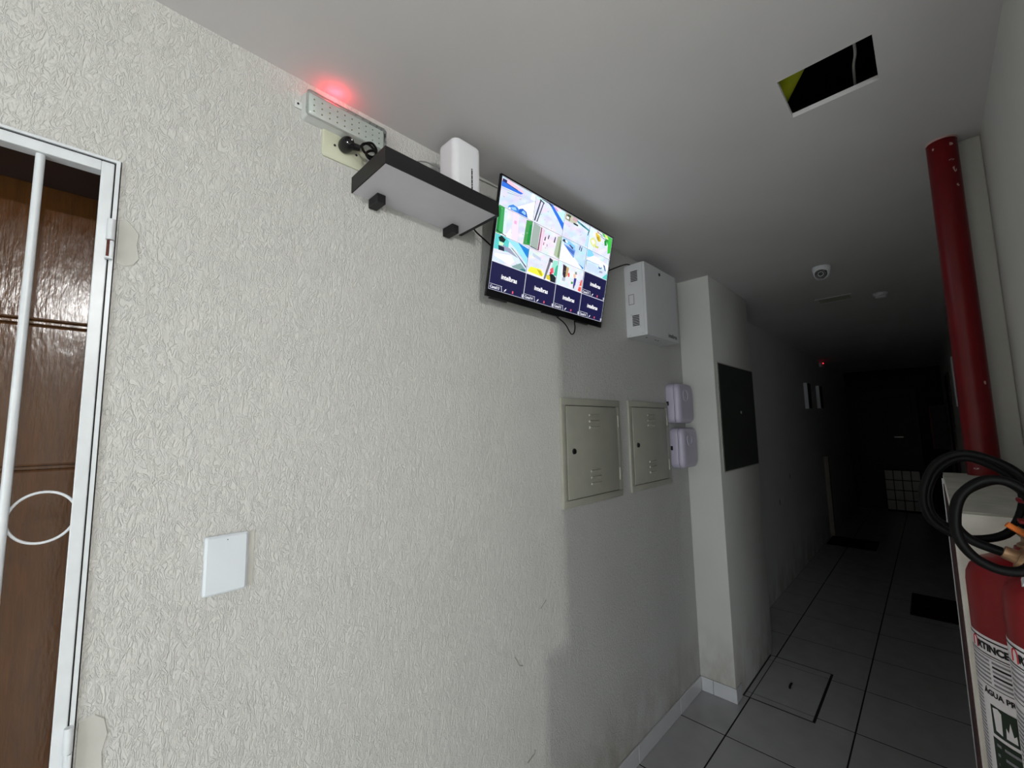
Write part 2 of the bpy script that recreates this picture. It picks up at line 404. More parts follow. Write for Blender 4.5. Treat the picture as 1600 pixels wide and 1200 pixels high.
for i in range(-1, 3):
    for j in range(-6, 17):
        x0, x1 = max(0.228 + TX * i + G, 0.0005), min(0.228 + TX * (i + 1) - G, XR - 0.0005)
        y0, y1 = 2.324 + TY * j + G, 2.324 + TY * (j + 1) - G
        if x1 - x0 < 0.02: continue
        rs = cut([(x0, x1, y0, y1)], LID)
        rs = [r for q in rs for r in cut([q], (0.0, 0.192, 2.625, 3.365))]
        if not rs: continue
        key = (i, len(rs), j if len(rs) > 1 or y0 < 3.4 and y1 > 2.6 else None)
        if key not in shared:
            b = B()
            for r in rs: box(b, r[0] - x0, r[1] - x0, r[2] - y0, r[3] - y0, -0.006, 0.0, bev=0.0006, seg=1)
            o = obj('floor_tile', b, M['tile'], floor); shared[key] = o.data
        else:
            o = bpy.data.objects.new('floor_tile', shared[key]); COL.objects.link(o); o.parent = floor
        o.location = (x0, y0, random.uniform(-0.0002, 0.0002))
# hall floor outside the picture: slabs kept brighter than the tiles to bounce light up
bx('hall_bounce_floor', M['hallpaint'], floor, XR, 4.2, -4.5, YE, -0.004, 0.0)
bx('hall_bounce_floor', M['hallpaint'], floor, 0.0, XR, -4.5, -0.40, -0.004, 0.0)

ic = thing('inspection_cover', (0.362, 3.012, 0), 'square cut tile inspection cover in the floor beside the pillar, dark joint around it', 'inspection cover')
b = B()
x0, x1, y0, y1 = LID
box(b, x0 + .003, x1 - .003, y0 + .003, y1 - .003, -0.0034, 0.0004)
for a in ((x0, x0 + .006, y0, y1), (x1 - .011, x1, y0, y1), (x0 + .006, x1 - .011, y0, y0 + .006), (x0 + .006, x1 - .011, y1 - .005, y1)): box(b, *a, -0.0034, 0.0012)
obj('joint', b, M['ink'], ic)
for a in ((.2005, .2255, 2.7295, 2.7745), (.2305, .5185, 2.7295, 2.7745), (.2005, .2255, 2.7795, 3.2285), (.2305, .5185, 2.7795, 3.2285), (.2005, .2255, 3.2335, 3.295), (.2305, .5185, 3.2335, 3.295)):
    bx('lid_tile', M['tile'], ic, *a, 0.0002, 0.0012, bev=0.0004)
b = B(); tube(b, [(0.372, 2.965, 0.0008), (0.368, 2.985, 0.0016), (0.366, 3.005, 0.0016), (0.368, 3.03, 0.0008)], 0.006, 8, 4); obj('finger_slot', b, M['ink'], ic, True)

# baseboard: white glazed tiles
bl = B(); box(bl, 0, 0.001, 0.03, 2.62, 0, 0.076)
bl = structure(obj('baseboard_left', bl, M['grout']), 'white tile baseboard along the foot of the left wall', 'baseboard')
for j in range(-5, 1):
    ya, yb = max(2.324 + TY * j + 0.002, 0.03), min(2.324 + TY * (j + 1) - 0.002, 2.612)
    if yb - ya > 0.02: bx('baseboard_tile', M['base_tile'], bl, 0.001, 0.009, ya, yb, 0.001, 0.078, bev=0.0015)
bp = B(); box(bp, 0.009, 0.193, 2.619, 2.62, 0, 0.074)
bp = structure(obj('baseboard_pillar', bp, M['grout']), 'white tile baseboard on the front of the pillar, cracked at its joint', 'baseboard')
bx('baseboard_tile', M['base_tile'], bp, 0.010, 0.073, 2.611, 2.619, 0.001, 0.077, bev=0.0015)
bx('baseboard_tile', M['base_tile'], bp, 0.075, 0.197, 2.611, 2.619, 0.001, 0.077, bev=0.0015)
bx('baseboard_tile', M['base_tile'], bp, 0.1932, 0.199, 2.612, 2.70, 0.001, 0.075, bev=0.001)

# ------------------------------------------------------------------ left door (structure) and the white metal gate
door = B()
box(door, -0.235, -0.205, -0.86, 0.0225, 0.0, 2.06)
door = structure(obj('door_1', door, M['wood']), 'varnished brown wooden door behind the white metal gate', 'door')
for a in ((-0.86, 0.0225, 1.768, 2.055), (-0.86, 0.0225, 0.005, 0.30)): bx('door_rail', M['wood'], door, -0.206, -0.1955, *a, bev=0.004)
for a in ((-0.86, -0.75), (-0.10, 0.0225)): pass
for a in ((-0.80, 0.0, 1.472, 1.758), (-0.80, 0.0, 0.32, 1.466)):
    bx('door_panel', M['wood'], door, -0.206, -0.197, *a, bev=0.005)
for z in (1.763,): bx('door_moulding', M['wood'], door, -0.206, -0.200, -0.82, 0.01, z - 0.004, z + 0.004, bev=0.002)

b = B(); box(b, -0.25, -0.024, -0.86, 0.0225, 2.052, 2.0612); obj('door_head', b, M['dark_wood'], door)
b = B(); box(b, -0.25, -0.024, 0.0185, 0.0226, 0, 2.052); obj('door_jamb', b, M['dark_wood'], door)
gate = thing('security_gate', (0.0, -0.42, 0.0), 'white metal security gate with round bars in front of the wooden door', 'gate')
b = B()
box(b, -0.022, 0.006, 0.0145, 0.0205, 0.0, 2.0585); box(b, -0.022, 0.006, -0.86, 0.0145, 2.0535, 2.0585); box(b, -0.022, 0.006, -0.86, -0.855, 0, 2.0535)
obj('fixed_frame', b, M['white_paint'], gate)
b = B(); box(b, -0.02, 0.001, 0.0122, 0.0145, 0.0, 2.053); box(b, -0.02, 0.001, -0.855, 0.0122, 2.0505, 2.0535); obj('seam', b, M['seam'], gate)
bx('stile', M['white_paint'], gate, -0.020, 0.006, -0.0055, 0.0124, 0.02, 2.050, bev=0.0015)
bx('stile', M['white_paint'], gate, -0.020, 0.006, -0.852, -0.836, 0.02, 2.050, bev=0.0015)
bx('top_rail', M['white_paint'], gate, -0.020, 0.006, -0.836, -0.0055, 2.0305, 2.050, bev=0.0015)
bx('bottom_rail', M['white_paint'], gate, -0.020, 0.006, -0.836, -0.0055, 0.02, 0.045, bev=0.0015)
for i in range(9):
    y = -0.0825 - 0.084 * i
    cy('bar', M['white_paint'], gate, (-0.006, y, 0.04), (-0.006, y, 2.034), 0.0062, n=16)
ring = [(-0.012, -0.0395 + 0.0405 * math.cos(t * PI / 12), 1.394 + 0.0425 * math.sin(t * PI / 12)) for t in range(24)]
tb('ring', M['white_paint'], gate, ring, 0.0022, 8, 2, True)
for zt, zb, rusty in ((1.937, 1.860, True), (1.046, 0.968, False)):
    h = cy('hinge', M['white_paint'], gate, (0.0112, 0.0145, zt - 0.040), (0.0112, 0.0145, zt), 0.0062, n=18)
    cy('hinge_pin', M['rust'] if rusty else M['white_paint'], h, (0.011, 0.0145, zb + 0.004), (0.0112, 0.0145, zt - 0.041), 0.0045, n=14)
    b = B(); box(b, 0.004, 0.0165, 0.0142, 0.0195, zb + 0.002, zt - 0.042, bev=0.001); box(b, 0.005, 0.0165, 0.0085, 0.0195, zb, zb + 0.004, bev=0.001); obj('hinge_sleeve', b, M['white_paint'], h, True)

# ------------------------------------------------------------------ blank switch plate
sp = thing('wall_plate', (0.0, 0.228, 1.26), 'blank cool-white wall plate on the textured wall right of the gate', 'wall plate')
b = B()
L0 = [(0.0, 0.228 + x, 1.26 + y) for x, y in rrect(0.078, 0.118, 0.004)]
L1 = [(0.007, 0.228 + x, 1.26 + y) for x, y in rrect(0.078, 0.118, 0.004)]
L2 = [(0.0105, 0.228 + x, 1.26 + y) for x, y in rrect(0.069, 0.110, 0.004)]
stack(b, [L0, L1, L2]); obj('cover_plate', b, M['blue_white_plastic'], sp)
cy('pinhole', M['ink'], sp, (0.0100, 0.228, 1.309), (0.0109, 0.228, 1.309), 0.0011, n=8)
bx('plaster_surround', M['patch'], sp, 0.0, 0.0015, 0.262, 0.280, 1.205, 1.318, bev=0.0006)

# ------------------------------------------------------------------ emergency light
el = thing('emergency_light', (0.0, 0.455, 2.333), 'clear-fronted emergency light unit with rows of diodes below the ceiling, red glow above', 'emergency light')
b = B()
def yz(x, w, h, r, c=(0.4555, 2.362)): return [(x, c[0] + a, c[1] + q) for a, q in rrect(w, h, r, 5)]
stack(b, [yz(0.0, 0.222, 0.070, 0.008), yz(0.012, 0.222, 0.070, 0.008), yz(0.026, 0.216, 0.064, 0.008)]); obj('housing', b, M['grey_plastic'], el, True)
bx('diode_board', M['led_board'], el, 0.0262, 0.0275, 0.353, 0.558, 2.334, 2.390)
for r_i in range(3):
    for c_i in range(10):
        y, z = 0.366 + 0.0199 * c_i, 2.3465 + 0.0158 * r_i
        b = B(); bmesh.ops.create_icosphere(b, subdivisions=1, radius=0.0022, matrix=Matrix.Translation((0.0278, y, z))); obj('diode', b, M['led'], el, True)
b = B(); stack(b, [yz(0.0265, 0.219, 0.067, 0.009), yz(0.034, 0.219, 0.067, 0.009), yz(0.038, 0.209, 0.058, 0.009)]); obj('clear_cover', b, M['cover'], el, True)
b = B(); box(b, 0.0, 0.004, 0.327, 0.346, 2.352, 2.372, bev=0.0015); o = obj('mounting_tab', b, M['grey_plastic'], el, True)
cy('tab_screw', M['ink'], o, (0.004, 0.335, 2.363), (0.0055, 0.335, 2.363), 0.0028, n=10)
b = B(); bmesh.ops.create_icosphere(b, subdivisions=2, radius=0.0035, matrix=Matrix.Translation((0.022, 0.422, 2.3985))); obj('indicator', b, M['red_led'], el, True)

# cream outlet plate, plug and cable
op = thing('outlet_plate', (0.0, 0.458, 2.293), 'cream electrical box cover with two screws under the emergency light', 'outlet plate')
b = B(); stack(b, [[(x, 0.4585 + a, 2.294 + c) for a, c in rrect(w, h, 0.005)] for x, w, h in ((0.0, 0.122, 0.078), (0.004, 0.122, 0.078), (0.0065, 0.116, 0.072))]); obj('cover_plate', b, M['cream_plastic'], op, True)
for y in (0.429, 0.489): cy('screw', M['seam'], op, (0.0065, y, 2.2945), (0.0078, y, 2.2945), 0.0032, n=12)
pl = thing('power_plug', (0.007, 0.455, 2.293), 'black power plug with its looped cord in the cream box cover', 'power plug')
b = B()
pr = [(0.016, 0.0), (0.018, 0.006), (0.0185, 0.020), (0.0165, 0.030), (0.013, 0.036)]
rings = []
for r, d in pr: rings.append([(0.007 + d, 0.4535 + r * math.cos(t * PI / 12), 2.300 + r * math.sin(t * PI / 12)) for t in range(24)])
stack(b, rings); obj('plug_body', b, M['black_plastic'], pl, True)
b = B(); cyl(b, (0.026, 0.466, 2.301), (0.030, 0.487, 2.303), 0.0105, 0.008, 16); obj('strain_relief', b, M['black_plastic'], pl, True)
b = B(); tube(b, [(0.042, 0.4535 + 0.009 * math.cos(t * PI / 8), 2.300 + 0.009 * math.sin(t * PI / 8)) for t in range(16)], 0.0035, 8, 2, True); obj('plug_ring', b, M['black_gloss'], pl, True)
tb('cord', M['rubber'], pl, [(0.030, 0.485, 2.303), (0.034, 0.502, 2.322), (0.036, 0.520, 2.330), (0.036, 0.533, 2.318), (0.034, 0.530, 2.298), (0.034, 0.515, 2.290), (0.036, 0.496, 2.296), (0.039, 0.490, 2.309), (0.042, 0.505, 2.318), (0.046, 0.522, 2.306), (0.046, 0.530, 2.290), (0.046, 0.522, 2.277), (0.046, 0.505, 2.275), (0.045, 0.500, 2.288), (0.05, 0.520, 2.300), (0.055, 0.545, 2.275), (0.07, 0.57, 2.225), (0.08, 0.60, 2.203)], 0.0034, 8)

# ------------------------------------------------------------------ shelf, router
sh = thing('wall_shelf', (0.0, 0.67, 2.183), 'small white wall shelf with black edging on two black blocks, router on it', 'shelf')
Y0, Y1, Z0, Z1, XS = 0.480, 0.865, 2.183, 2.228, 0.186
bx('board', M['white_board'], sh, 0.0, XS - 0.003, Y0 + 0.003, Y1 - 0.012, Z0 + 0.0005, Z0 + 0.018)
bx('edging', M['black_melamine'], sh, XS - 0.003, XS, Y0, Y1, Z0, Z1)
bx('edging', M['black_melamine'], sh, 0.0, XS - 0.003, Y0, Y0 + 0.003, Z0, Z1)
bx('edging', M['black_melamine'], sh, 0.0, XS - 0.003, Y1 - 0.012, Y1, Z0, Z1)
for y in (0.530, 0.787): bx('bracket_block', M['black_melamine'], sh, 0.0, 0.052, y, y + 0.026, 2.157, 2.1835, bev=0.002)
rt = thing('router', (0.113, 0.765, 2.201), 'tall white upright router with a dark indicator slit standing on the shelf', 'router')
b = B()
def rl(z, s): return [(0.111 + a * s, 0.772 + c * s, z) for a, c in rrect(0.086, 0.106, 0.020, 7)]
stack(b, [rl(2.2015, 0.97), rl(2.206, 1.0), rl(2.386, 1.0), rl(2.393, 0.985), rl(2.3965, 0.93), rl(2.3975, 0.85)]); obj('case', b, M['white_plastic'], rt, True)
b = B(); box(b, 0.1535, 0.1548, 0.7815, 0.7865, 2.215, 2.318, bev=0.0006); sl = obj('indicator_slit', b, M['black_gloss'], rt)
for z in (2.313, 2.297, 2.283, 2.270, 2.262): cy('indicator', M['white_plastic'], sl, (0.1546, 0.784, z), (0.1552, 0.784, z), 0.0013, n=8)
tag(tb('cable', M['grey_wire'], None, [(0.072, 0.735, 2.330), (0.05, 0.715, 2.348), (0.03, 0.690, 2.358), (0.012, 0.66, 2.345), (0.006, 0.63, 2.30), (0.006, 0.62, 2.205)], 0.0022, 8), 'thin grey cable arching from the router down behind the shelf', 'cable')
tag(tb('cable', M['white_wire'], None, [(0.07, 0.80, 2.37), (0.02, 0.83, 2.403), (0.006, 0.88, 2.416), (0.006, 0.97, 2.424), (0.006, 1.10, 2.427), (0.006, 1.50, 2.428), (0.006, 1.75, 2.428), (0.006, 1.97, 2.427)], 0.003, 8), 'white cable running along the top of the wall behind the screen', 'cable')
tag(tb('cable', M['rubber'], None, [(0.06, 0.83, 2.2028), (0.05, 0.86, 2.2), (0.045, 0.8725, 2.222), (0.04, 0.884, 2.212), (0.032, 0.90, 2.202), (0.026, 0.95, 2.187), (0.014, 1.02, 2.170), (0.006, 1.08, 2.15)], 0.0026, 8), 'black cable running from the shelf end in behind the screen', 'cable')
tag(tb('cable', M['rubber'], None, [(0.005, 1.30, 2.03), (0.006, 1.34, 2.0), (0.03, 1.385, 1.962), (0.03, 1.42, 1.930), (0.03, 1.434, 1.922), (0.03, 1.450, 1.930), (0.022, 1.470, 1.958), (0.006, 1.49, 2.0), (0.005, 1.50, 2.05)], 0.0024, 8), 'black cable hanging in a loop below the screen', 'cable')
tag(tb('cable', M['rubber'], None, [(0.008, 1.55, 2.20), (0.02, 1.66, 2.240), (0.03, 1.76, 2.288), (0.03, 1.86, 2.335), (0.03, 1.93, 2.364), (0.03, 1.97, 2.3705), (0.04, 2.03, 2.3705)], 0.0030, 8), 'black cable from the screen up onto the white steel cabinet', 'cable')

# ------------------------------------------------------------------ the screen
tv = thing('television', (0.096, 1.275, 2.175), 'black flat television showing a grid of surveillance pictures, tilted down on the wall', 'television')
th = math.radians(12.0)
ex, ey, ez = Vector((0, 1, 0)), Vector((math.sin(th), 0, math.cos(th))), Vector((math.cos(th), 0, -math.sin(th)))
tv.matrix_world = Matrix(((ex.x, ey.x, ez.x, .096), (ex.y, ey.y, ez.y, 1.275), (ex.z, ey.z, ez.z, 2.175), (0, 0, 0, 1)))
TW, THh = 0.70, 0.408
sx0, sx1, sy0, sy1 = -TW / 2 + 0.0065, TW / 2 - 0.006, -THh / 2 + 0.026, THh / 2 - 0.0065
b = B()
box(b, -TW / 2, TW / 2, -THh / 2, sy0, -0.009, 0.001, bev=0.0015); box(b, -TW / 2, TW / 2, sy1, THh / 2, -0.009, 0.001, bev=0.0015)
box(b, -TW / 2, sx0, sy0, sy1, -0.009, 0.001, bev=0.001); box(b, sx1, TW / 2, sy0, sy1, -0.009, 0.001, bev=0.001)
obj('bezel', b, M['black_gloss'], tv, True, True)
b = B(); box(b, -TW / 2 + .022, TW / 2 - .022, -THh / 2 + .012, THh / 2 - .014, -0.028, -0.008, bev=0.004)
box(b, -0.26, 0.26, -THh / 2 + .01, 0.12, -0.045, -0.028, bev=0.006); obj('back_case', b, M['black_plastic'], tv, False, True)
b = B()
b.free()
for x in (-0.28, 0.22): bx('speaker_foot', M['black_plastic'], tv, x - .04, x + .04, -THh / 2 - 0.003, -THh / 2 + 0.014, -0.022, -0.008, bev=0.002, local=True)
b = B(); box(b, -0.05, 0.05, -THh / 2 - 0.0035, -THh / 2 + .002, -0.016, -0.002, bev=0.0015); obj('sensor_lip', b, M['black_gloss'], tv, False, True)
b = B(); box(b, -0.06, 0.06, -0.08, 0.06, -0.085, -0.040); obj('wall_mount', b, M['black_plastic'], tv, False, True)

def picture(name, polys, parent, z0, ox, oy, w, h, tint=None):
    """a flat picture made of coloured polygons given in 0..1 cell coordinates"""
    b = B(); lay = b.loops.layers.float_color.new('picture')
    if tint:                                     # the washed, uneven background of the camera picture
        rnd = random.Random(tint); c0 = polys[0][0]; n = 7
        pal = [(212, 220, 250), (202, 234, 246), (244, 240, 252), (232, 226, 246), (226, 240, 250)]
        g = [[[(a * .5 + q * .5) * rnd.uniform(.90, 1.0) for a, q in zip(c0, rnd.choice(pal))] for _ in range(n + 1)] for _ in range(n + 1)]
        V = [[b.verts.new((ox + i * w / n, oy + j * h / n, z0)) for i in range(n + 1)] for j in range(n + 1)]
        for j in range(n):
            for i in range(n):
                f = b.faces.new((V[j][i], V[j][i + 1], V[j + 1][i + 1], V[j + 1][i]))
                for l, (p, q) in zip(f.loops, ((j, i), (j, i + 1), (j + 1, i + 1), (j + 1, i))): l[lay] = srgb(*g[p][q])
        polys = polys[1:]
        extra = []
        for _ in range(16):                      # small specks of detail
            x, y = rnd.uniform(.05, .93), rnd.uniform(.05, .93); e = rnd.uniform(.008, .02); c = [v * rnd.uniform(.55, .85) for v in rnd.choice(pal)]
            extra.append((c, [(x, y), (x + e * 2, y + e * rnd.uniform(-1, 1)), (x + e * 2, y + e), (x, y + e)]))
        polys = extra[:8] + polys + extra[8:]
    for i, (c, pts) in enumerate(polys, 1):
        vs = [b.verts.new((ox + p[0] * w, oy + p[1] * h, z0 + 0.00005 * i)) for p in pts]
        f = b.faces.new(vs)
        f.normal_update()
        if f.normal.z < 0: f.normal_flip()
        for l in f.loops: l[lay] = srgb(*c)
    me = bpy.data.meshes.new(name); b.to_mesh(me); b.free(); me.materials.append(M['screen'])
    o = bpy.data.objects.new(name, me); COL.objects.link(o); o.parent = parent
    return o
def rc(c, x0, y0, x1, y1): return (c, [(x0, y0), (x1, y0), (x1, y1), (x0, y1)])
def el_(c, cx, cy_, rx, ry, n=14, a=0): 
    return (c, [(cx + rx * math.cos(2 * PI * i / n), cy_ + ry * math.sin(2 * PI * i / n)) for i in range(n)])
WHT, LAV, BLU, SKY = (250, 250, 255), (226, 232, 255), (44, 112, 220), (176, 226, 250)
NAVY = (24, 24, 66)
cells = {}
cells[0, 0] = [rc((214, 224, 250), 0, 0, 1, 1), (WHT, [(.3, 0), (1, .75), (1, 0)]), (BLU, [(0, .66), (.55, .72), (.62, .80), (0, .86)]), ((236, 196, 214), [(0, .86), (.62, .80), (.62, .88), (.2, 1), (0, 1)]), ((40, 40, 90), [(.02, .84), (.14, .84), (.14, .95), (.02, .95)]), ((150, 220, 240), [(0, .96), (.2, .96), (.05, 1), (0, 1)]),
               ((40, 50, 110), [(.14, .83), (.45, .79), (.45, .82), (.14, .86)]), ((150, 160, 190), [(0, .60), (.6, .66), (.6, .67), (0, .615)]), ((120, 130, 170), [(.18, .53), (.5, .61), (.5, .62), (.18, .545)]), ((230, 255, 255), [(.85, .75), (1, .78), (1, 1), (.88, 1)]),
               ((60, 130, 215), [(.24, 0), (.27, .12), (.38, .23), (.52, .2), (.58, .1), (.62, 0)]), ((40, 100, 200), [(.55, 0), (.56, .18), (.66, .26), (.78, .2), (.84, 0)]), ((150, 200, 250), [(.33, .1), (.45, .17), (.5, .08), (.38, .03)]), ((150, 200, 250), [(.63, .1), (.68, .2), (.76, .16), (.76, .06)]), ((230, 236, 255), [(.25, .02), (.3, .0), (.34, .05), (.3, .09)])]
cells[0, 1] = [rc((232, 234, 255), 0, 0, 1, 1), ((200, 240, 240), [(0, .9), (.3, .88), (.3, 1), (0, 1)]), ((214, 222, 246), [(.35, .9), (1, .2), (1, 0), (.8, 0)]), (BLU, [(.42, 1), (.55, 1), (1, .52), (1, .22), (.80, .52), (.5, .9)]), ((214, 150, 200), [(.6, .95), (.72, .84), (.82, .84), (.72, .98)]), ((190, 236, 250), [(.75, .8), (1, .55), (1, 1), (.75, 1)]), ((250, 220, 240), [(.62, 1), (.75, .9), (.9, .9), (.85, 1)]),
               ((60, 60, 70), [(.02, .05), (.06, .05), (.18, .95), (.14, .95)]), ((60, 60, 70), [(.10, .05), (.13, .05), (.27, .9), (.24, .9)]), ((60, 60, 70), [(.12, .9), (.28, .85), (.28, .9), (.12, .95)]), ((50, 60, 90), [(.38, .98), (.5, .9), (.55, .95), (.44, 1)]), ((40, 60, 70), [(.18, .98), (.4, .96), (.4, 1), (.18, 1)])]
cells[0, 2] = [rc((230, 230, 255), 0, 0, 1, 1), rc((190, 190, 170), 0, .72, .45, 1), rc((120, 120, 100), .04, .74, .2, .96), rc((60, 80, 50), .1, .9, .22, .98), rc((200, 160, 170), .3, .86, .5, .98), rc((245, 245, 250), .06, .78, .15, .88), rc((40, 50, 60), .34, .70, .52, .77), rc((200, 210, 210), .0, .68, .3, .73), ((60, 150, 160), [(.45, .95), (1, .82), (1, .74), (.5, .85)]), ((30, 60, 80), [(.55, .93), (.8, .84), (.9, .8), (.7, .82)]), ((180, 220, 250), [(.88, 0), (1, .1), (1, .75), (.93, .7)]), ((60, 80, 100), [(.93, .55), (.96, .55), (.99, .75), (.95, .75)])]
cells[0, 3] = [rc((240, 240, 252), 0, 0, 1, 1), ((215, 240, 255), [(0, 0), (.2, 0), (.12, 1), (0, 1)]), ((216, 190, 60), [(.25, .85), (.36, .92), (.48, .75), (.52, .6), (.42, .52), (.34, .6), (.28, .72)]), ((170, 150, 40), [(.3, .7), (.4, .75), (.45, .6), (.38, .58)]), ((220, 224, 150), [(.04, .45), (.16, .6), (.32, .52), (.34, .34), (.24, .16), (.1, .26)]), ((248, 248, 244), [(.1, .44), (.2, .5), (.28, .4), (.2, .28)]), ((200, 205, 110), [(.3, .3), (.46, .32), (.44, .22), (.3, .2)]),
               ((60, 190, 70), [(.5, 1), (1, 1), (1, .3), (.88, .2), (.84, .6), (.7, .8)]), ((20, 140, 50), [(.74, .8), (.8, .55), (.7, .5), (.66, .7)]), ((220, 235, 120), [(.62, 1), (.75, 1), (.85, .86), (.7, .88)]), ((20, 24, 40), [(.3, .93), (.84, .78), (.84, .81), (.3, .96)]), rc((250, 250, 255), .32, .84, .8, .865), ((20, 24, 40), [(.46, .82), (.84, .72), (.84, .74), (.46, .845)])]
cells[1, 0] = [rc((238, 228, 250), 0, 0, 1, 1), ((60, 160, 90), [(0, 0), (.2, 0), (.17, 1), (0, 1)]), ((30, 130, 60), [(0, .05), (.08, .05), (.08, .95), (0, .95)]), ((214, 230, 240), [(.2, 0), (.28, 0), (.26, 1), (.17, 1)]), ((255, 220, 240), [(.45, 0), (.62, 0), (.58, 1), (.42, 1)]), ((235, 170, 210), [(.47, .6), (.54, .6), (.54, .72), (.47, .72)]), ((70, 150, 80), [(.80, 0), (1, .05), (1, 1), (.82, .95)]), ((20, 140, 60), [(.9, .1), (1, .1), (1, .9), (.93, .8)]), ((250, 250, 255), [(.1, 0), (.45, 0), (.4, .35), (.3, .1)]), ((40, 60, 60), [(0, .08), (.3, .0), (.3, .03), (0, .12)])]
cells[1, 1] = [rc((244, 240, 250), 0, 0, 1, 1), ((158, 172, 166), [(0, .05), (.24, .0), (.26, .95), (.03, 1)]), ((70, 80, 84), [(.0, .02), (.25, -.0), (.25, .03), (.0, .06)]), ((130, 30, 60), [(.25, 0), (.29, 0), (.31, .95), (.28, .95)]), ((232, 200, 222), [(.31, 0), (.38, 0), (.4, .9), (.33, .95)]), ((70, 60, 70), [(.42, .5), (.46, .5), (.47, .66), (.44, .66)]), ((50, 44, 60), [(.53, .62), (.56, .62), (.58, .78), (.55, .78)]), ((60, 60, 70), [(.74, .6), (.78, .58), (.80, .84), (.77, .84)]), ((170, 186, 160), [(.80, .1), (1, 0), (1, 1), (.86, .9)]), ((120, 140, 100), [(.93, .1), (1, .05), (1, .8), (.96, .8)]), ((170, 110, 120), [(.4, .3), (.43, .3), (.44, .42), (.41, .42)]), ((180, 150, 150), [(.52, .3), (.55, .3), (.55, .4), (.52, .4)])]
cells[1, 2] = [rc((176, 220, 252), 0, 0, 1, 1), ((250, 248, 255), [(.05, .80), (.12, .72), (.9, .05), (.85, 0), (.0, 0)]), ((120, 160, 226), [(.06, .74), (.55, .70), (.52, .32), (.4, .42)]), ((70, 110, 190), [(.15, .70), (.52, .62), (.5, .45), (.3, .55)]), ((130, 196, 236), [(.1, .98), (.52, .86), (.52, .72), (.1, .80)]), ((30, 40, 70), [(.02, .84), (.14, .80), (.16, .88), (.08, .94)]), ((240, 250, 255), [(.12, .86), (.22, .82), (.22, .9), (.14, .93)]), ((40, 60, 110), [(.28, .78), (.44, .68), (.46, .74), (.32, .82)]), ((20, 30, 50), [(.68, .78), (.71, .77), (.73, .96), (.70, .97)]), ((20, 30, 50), [(.75, .76), (.78, .75), (.80, .94), (.77, .95)]), ((50, 130, 190), [(.7, .2), (.92, .02), (.96, .1), (.9, .12)])]
cells[1, 3] = [rc((214, 236, 252), 0, 0, 1, 1), ((130, 206, 250), [(0, 1), (0, .66), (.35, .80), (.2, 1)]), ((238, 244, 255), [(0, .55), (1, .45), (1, .7), (.3, .85)]), ((150, 176, 210), [(.02, .5), (.6, .52), (.6, .545), (.02, .525)]), ((196, 214, 246), [(.1, .45), (.6, .42), (.6, .1), (.06, .12)]), ((70, 110, 160), [(.55, .48), (.6, .36), (.7, .40), (.72, .52), (.65, .42)]), ((60, 90, 140), [(.75, .65), (.84, .62), (.92, .38), (.86, .40)]), ((150, 160, 180), [(.6, .2), (.75, .22), (.78, .3), (.65, .3)]), ((90, 200, 190), [(.78, 0), (1, .0), (1, .3), (.9, .2)]), ((60, 80, 120), [(.02, .5), (.04, .2), (.05, .2), (.04, .5)])]
cells[2, 0] = [rc((226, 238, 250), 0, 0, 1, 1), ((90, 200, 200), [(0, .45), (.4, .5), (.4, 1), (0, 1)]), ((150, 220, 246), [(.3, .98), (.78, .98), (1, .5), (1, .3), (.62, .72)]), ((30, 130, 210), [(.66, 1), (1, .92), (1, .55)]), ((150, 156, 180), [(.2, .7), (.45, .66), (.72, .42), (.35, .52), (.15, .5)]), ((90, 90, 110), [(.46, .72), (.52, .70), (.98, .16), (.98, .24)]), ((20, 40, 40), [(.1, .9), (.18, 1), (.3, .92), (.26, .78), (.14, .78)]), ((210, 240, 190), [(.12, .76), (.26, .76), (.24, .66), (.14, .64)]), ((30, 40, 60), [(.12, .62), (.28, .62), (.3, .48), (.14, .46)]), ((248, 244, 255), [(.05, .3), (.5, .42), (.62, .25), (.5, .06), (.05, .2)]), ((130, 160, 160), [(.55, .04), (.80, .28), (.98, .1), (.98, 0), (.6, 0)]), ((60, 120, 130), [(.8, .02), (.98, .02), (.98, .1), (.86, .1)])]
cells[2, 1] = [rc((238, 240, 250), 0, 0, 1, 1), ((190, 204, 222), [(.12, .86), (.4, .78), (.4, .66), (.12, .74)]), ((214, 216, 230), [(.02, .5), (.34, .5), (.34, .36), (.02, .44)]), ((240, 240, 70), [(.04, .14), (.1, .3), (.42, .34), (.56, .2), (.5, .05), (.04, .05)]), ((190, 180, 40), [(.3, .3), (.46, .28), (.52, .1), (.44, .1)]), ((250, 250, 255), [(.0, .0), (.8, 0), (.8, .05), (0, .08)]), ((110, 110, 120), [(.56, .0), (.62, .0), (.76, .86), (.68, .9)]), ((60, 70, 80), [(.68, .8), (.8, .78), (.8, .9), (.68, .95)]), ((150, 220, 200), [(.78, .5), (.98, .5), (.98, .95), (.82, .9)]), ((60, 180, 140), [(.88, .3), (1, .3), (1, .8), (.94, .7)]), ((230, 90, 110), [(.74, .5), (.84, .62), (.88, .4), (.78, .32)]), ((190, 40, 40), [(.74, .36), (.80, .42), (.82, .26), (.76, .24)]), ((24, 34, 40), [(.72, .24), (.84, .34), (.98, .24), (.98, .0), (.8, .0)]), ((210, 196, 60), [(.64, .2), (.76, .24), (.8, .04), (.66, .04)])]
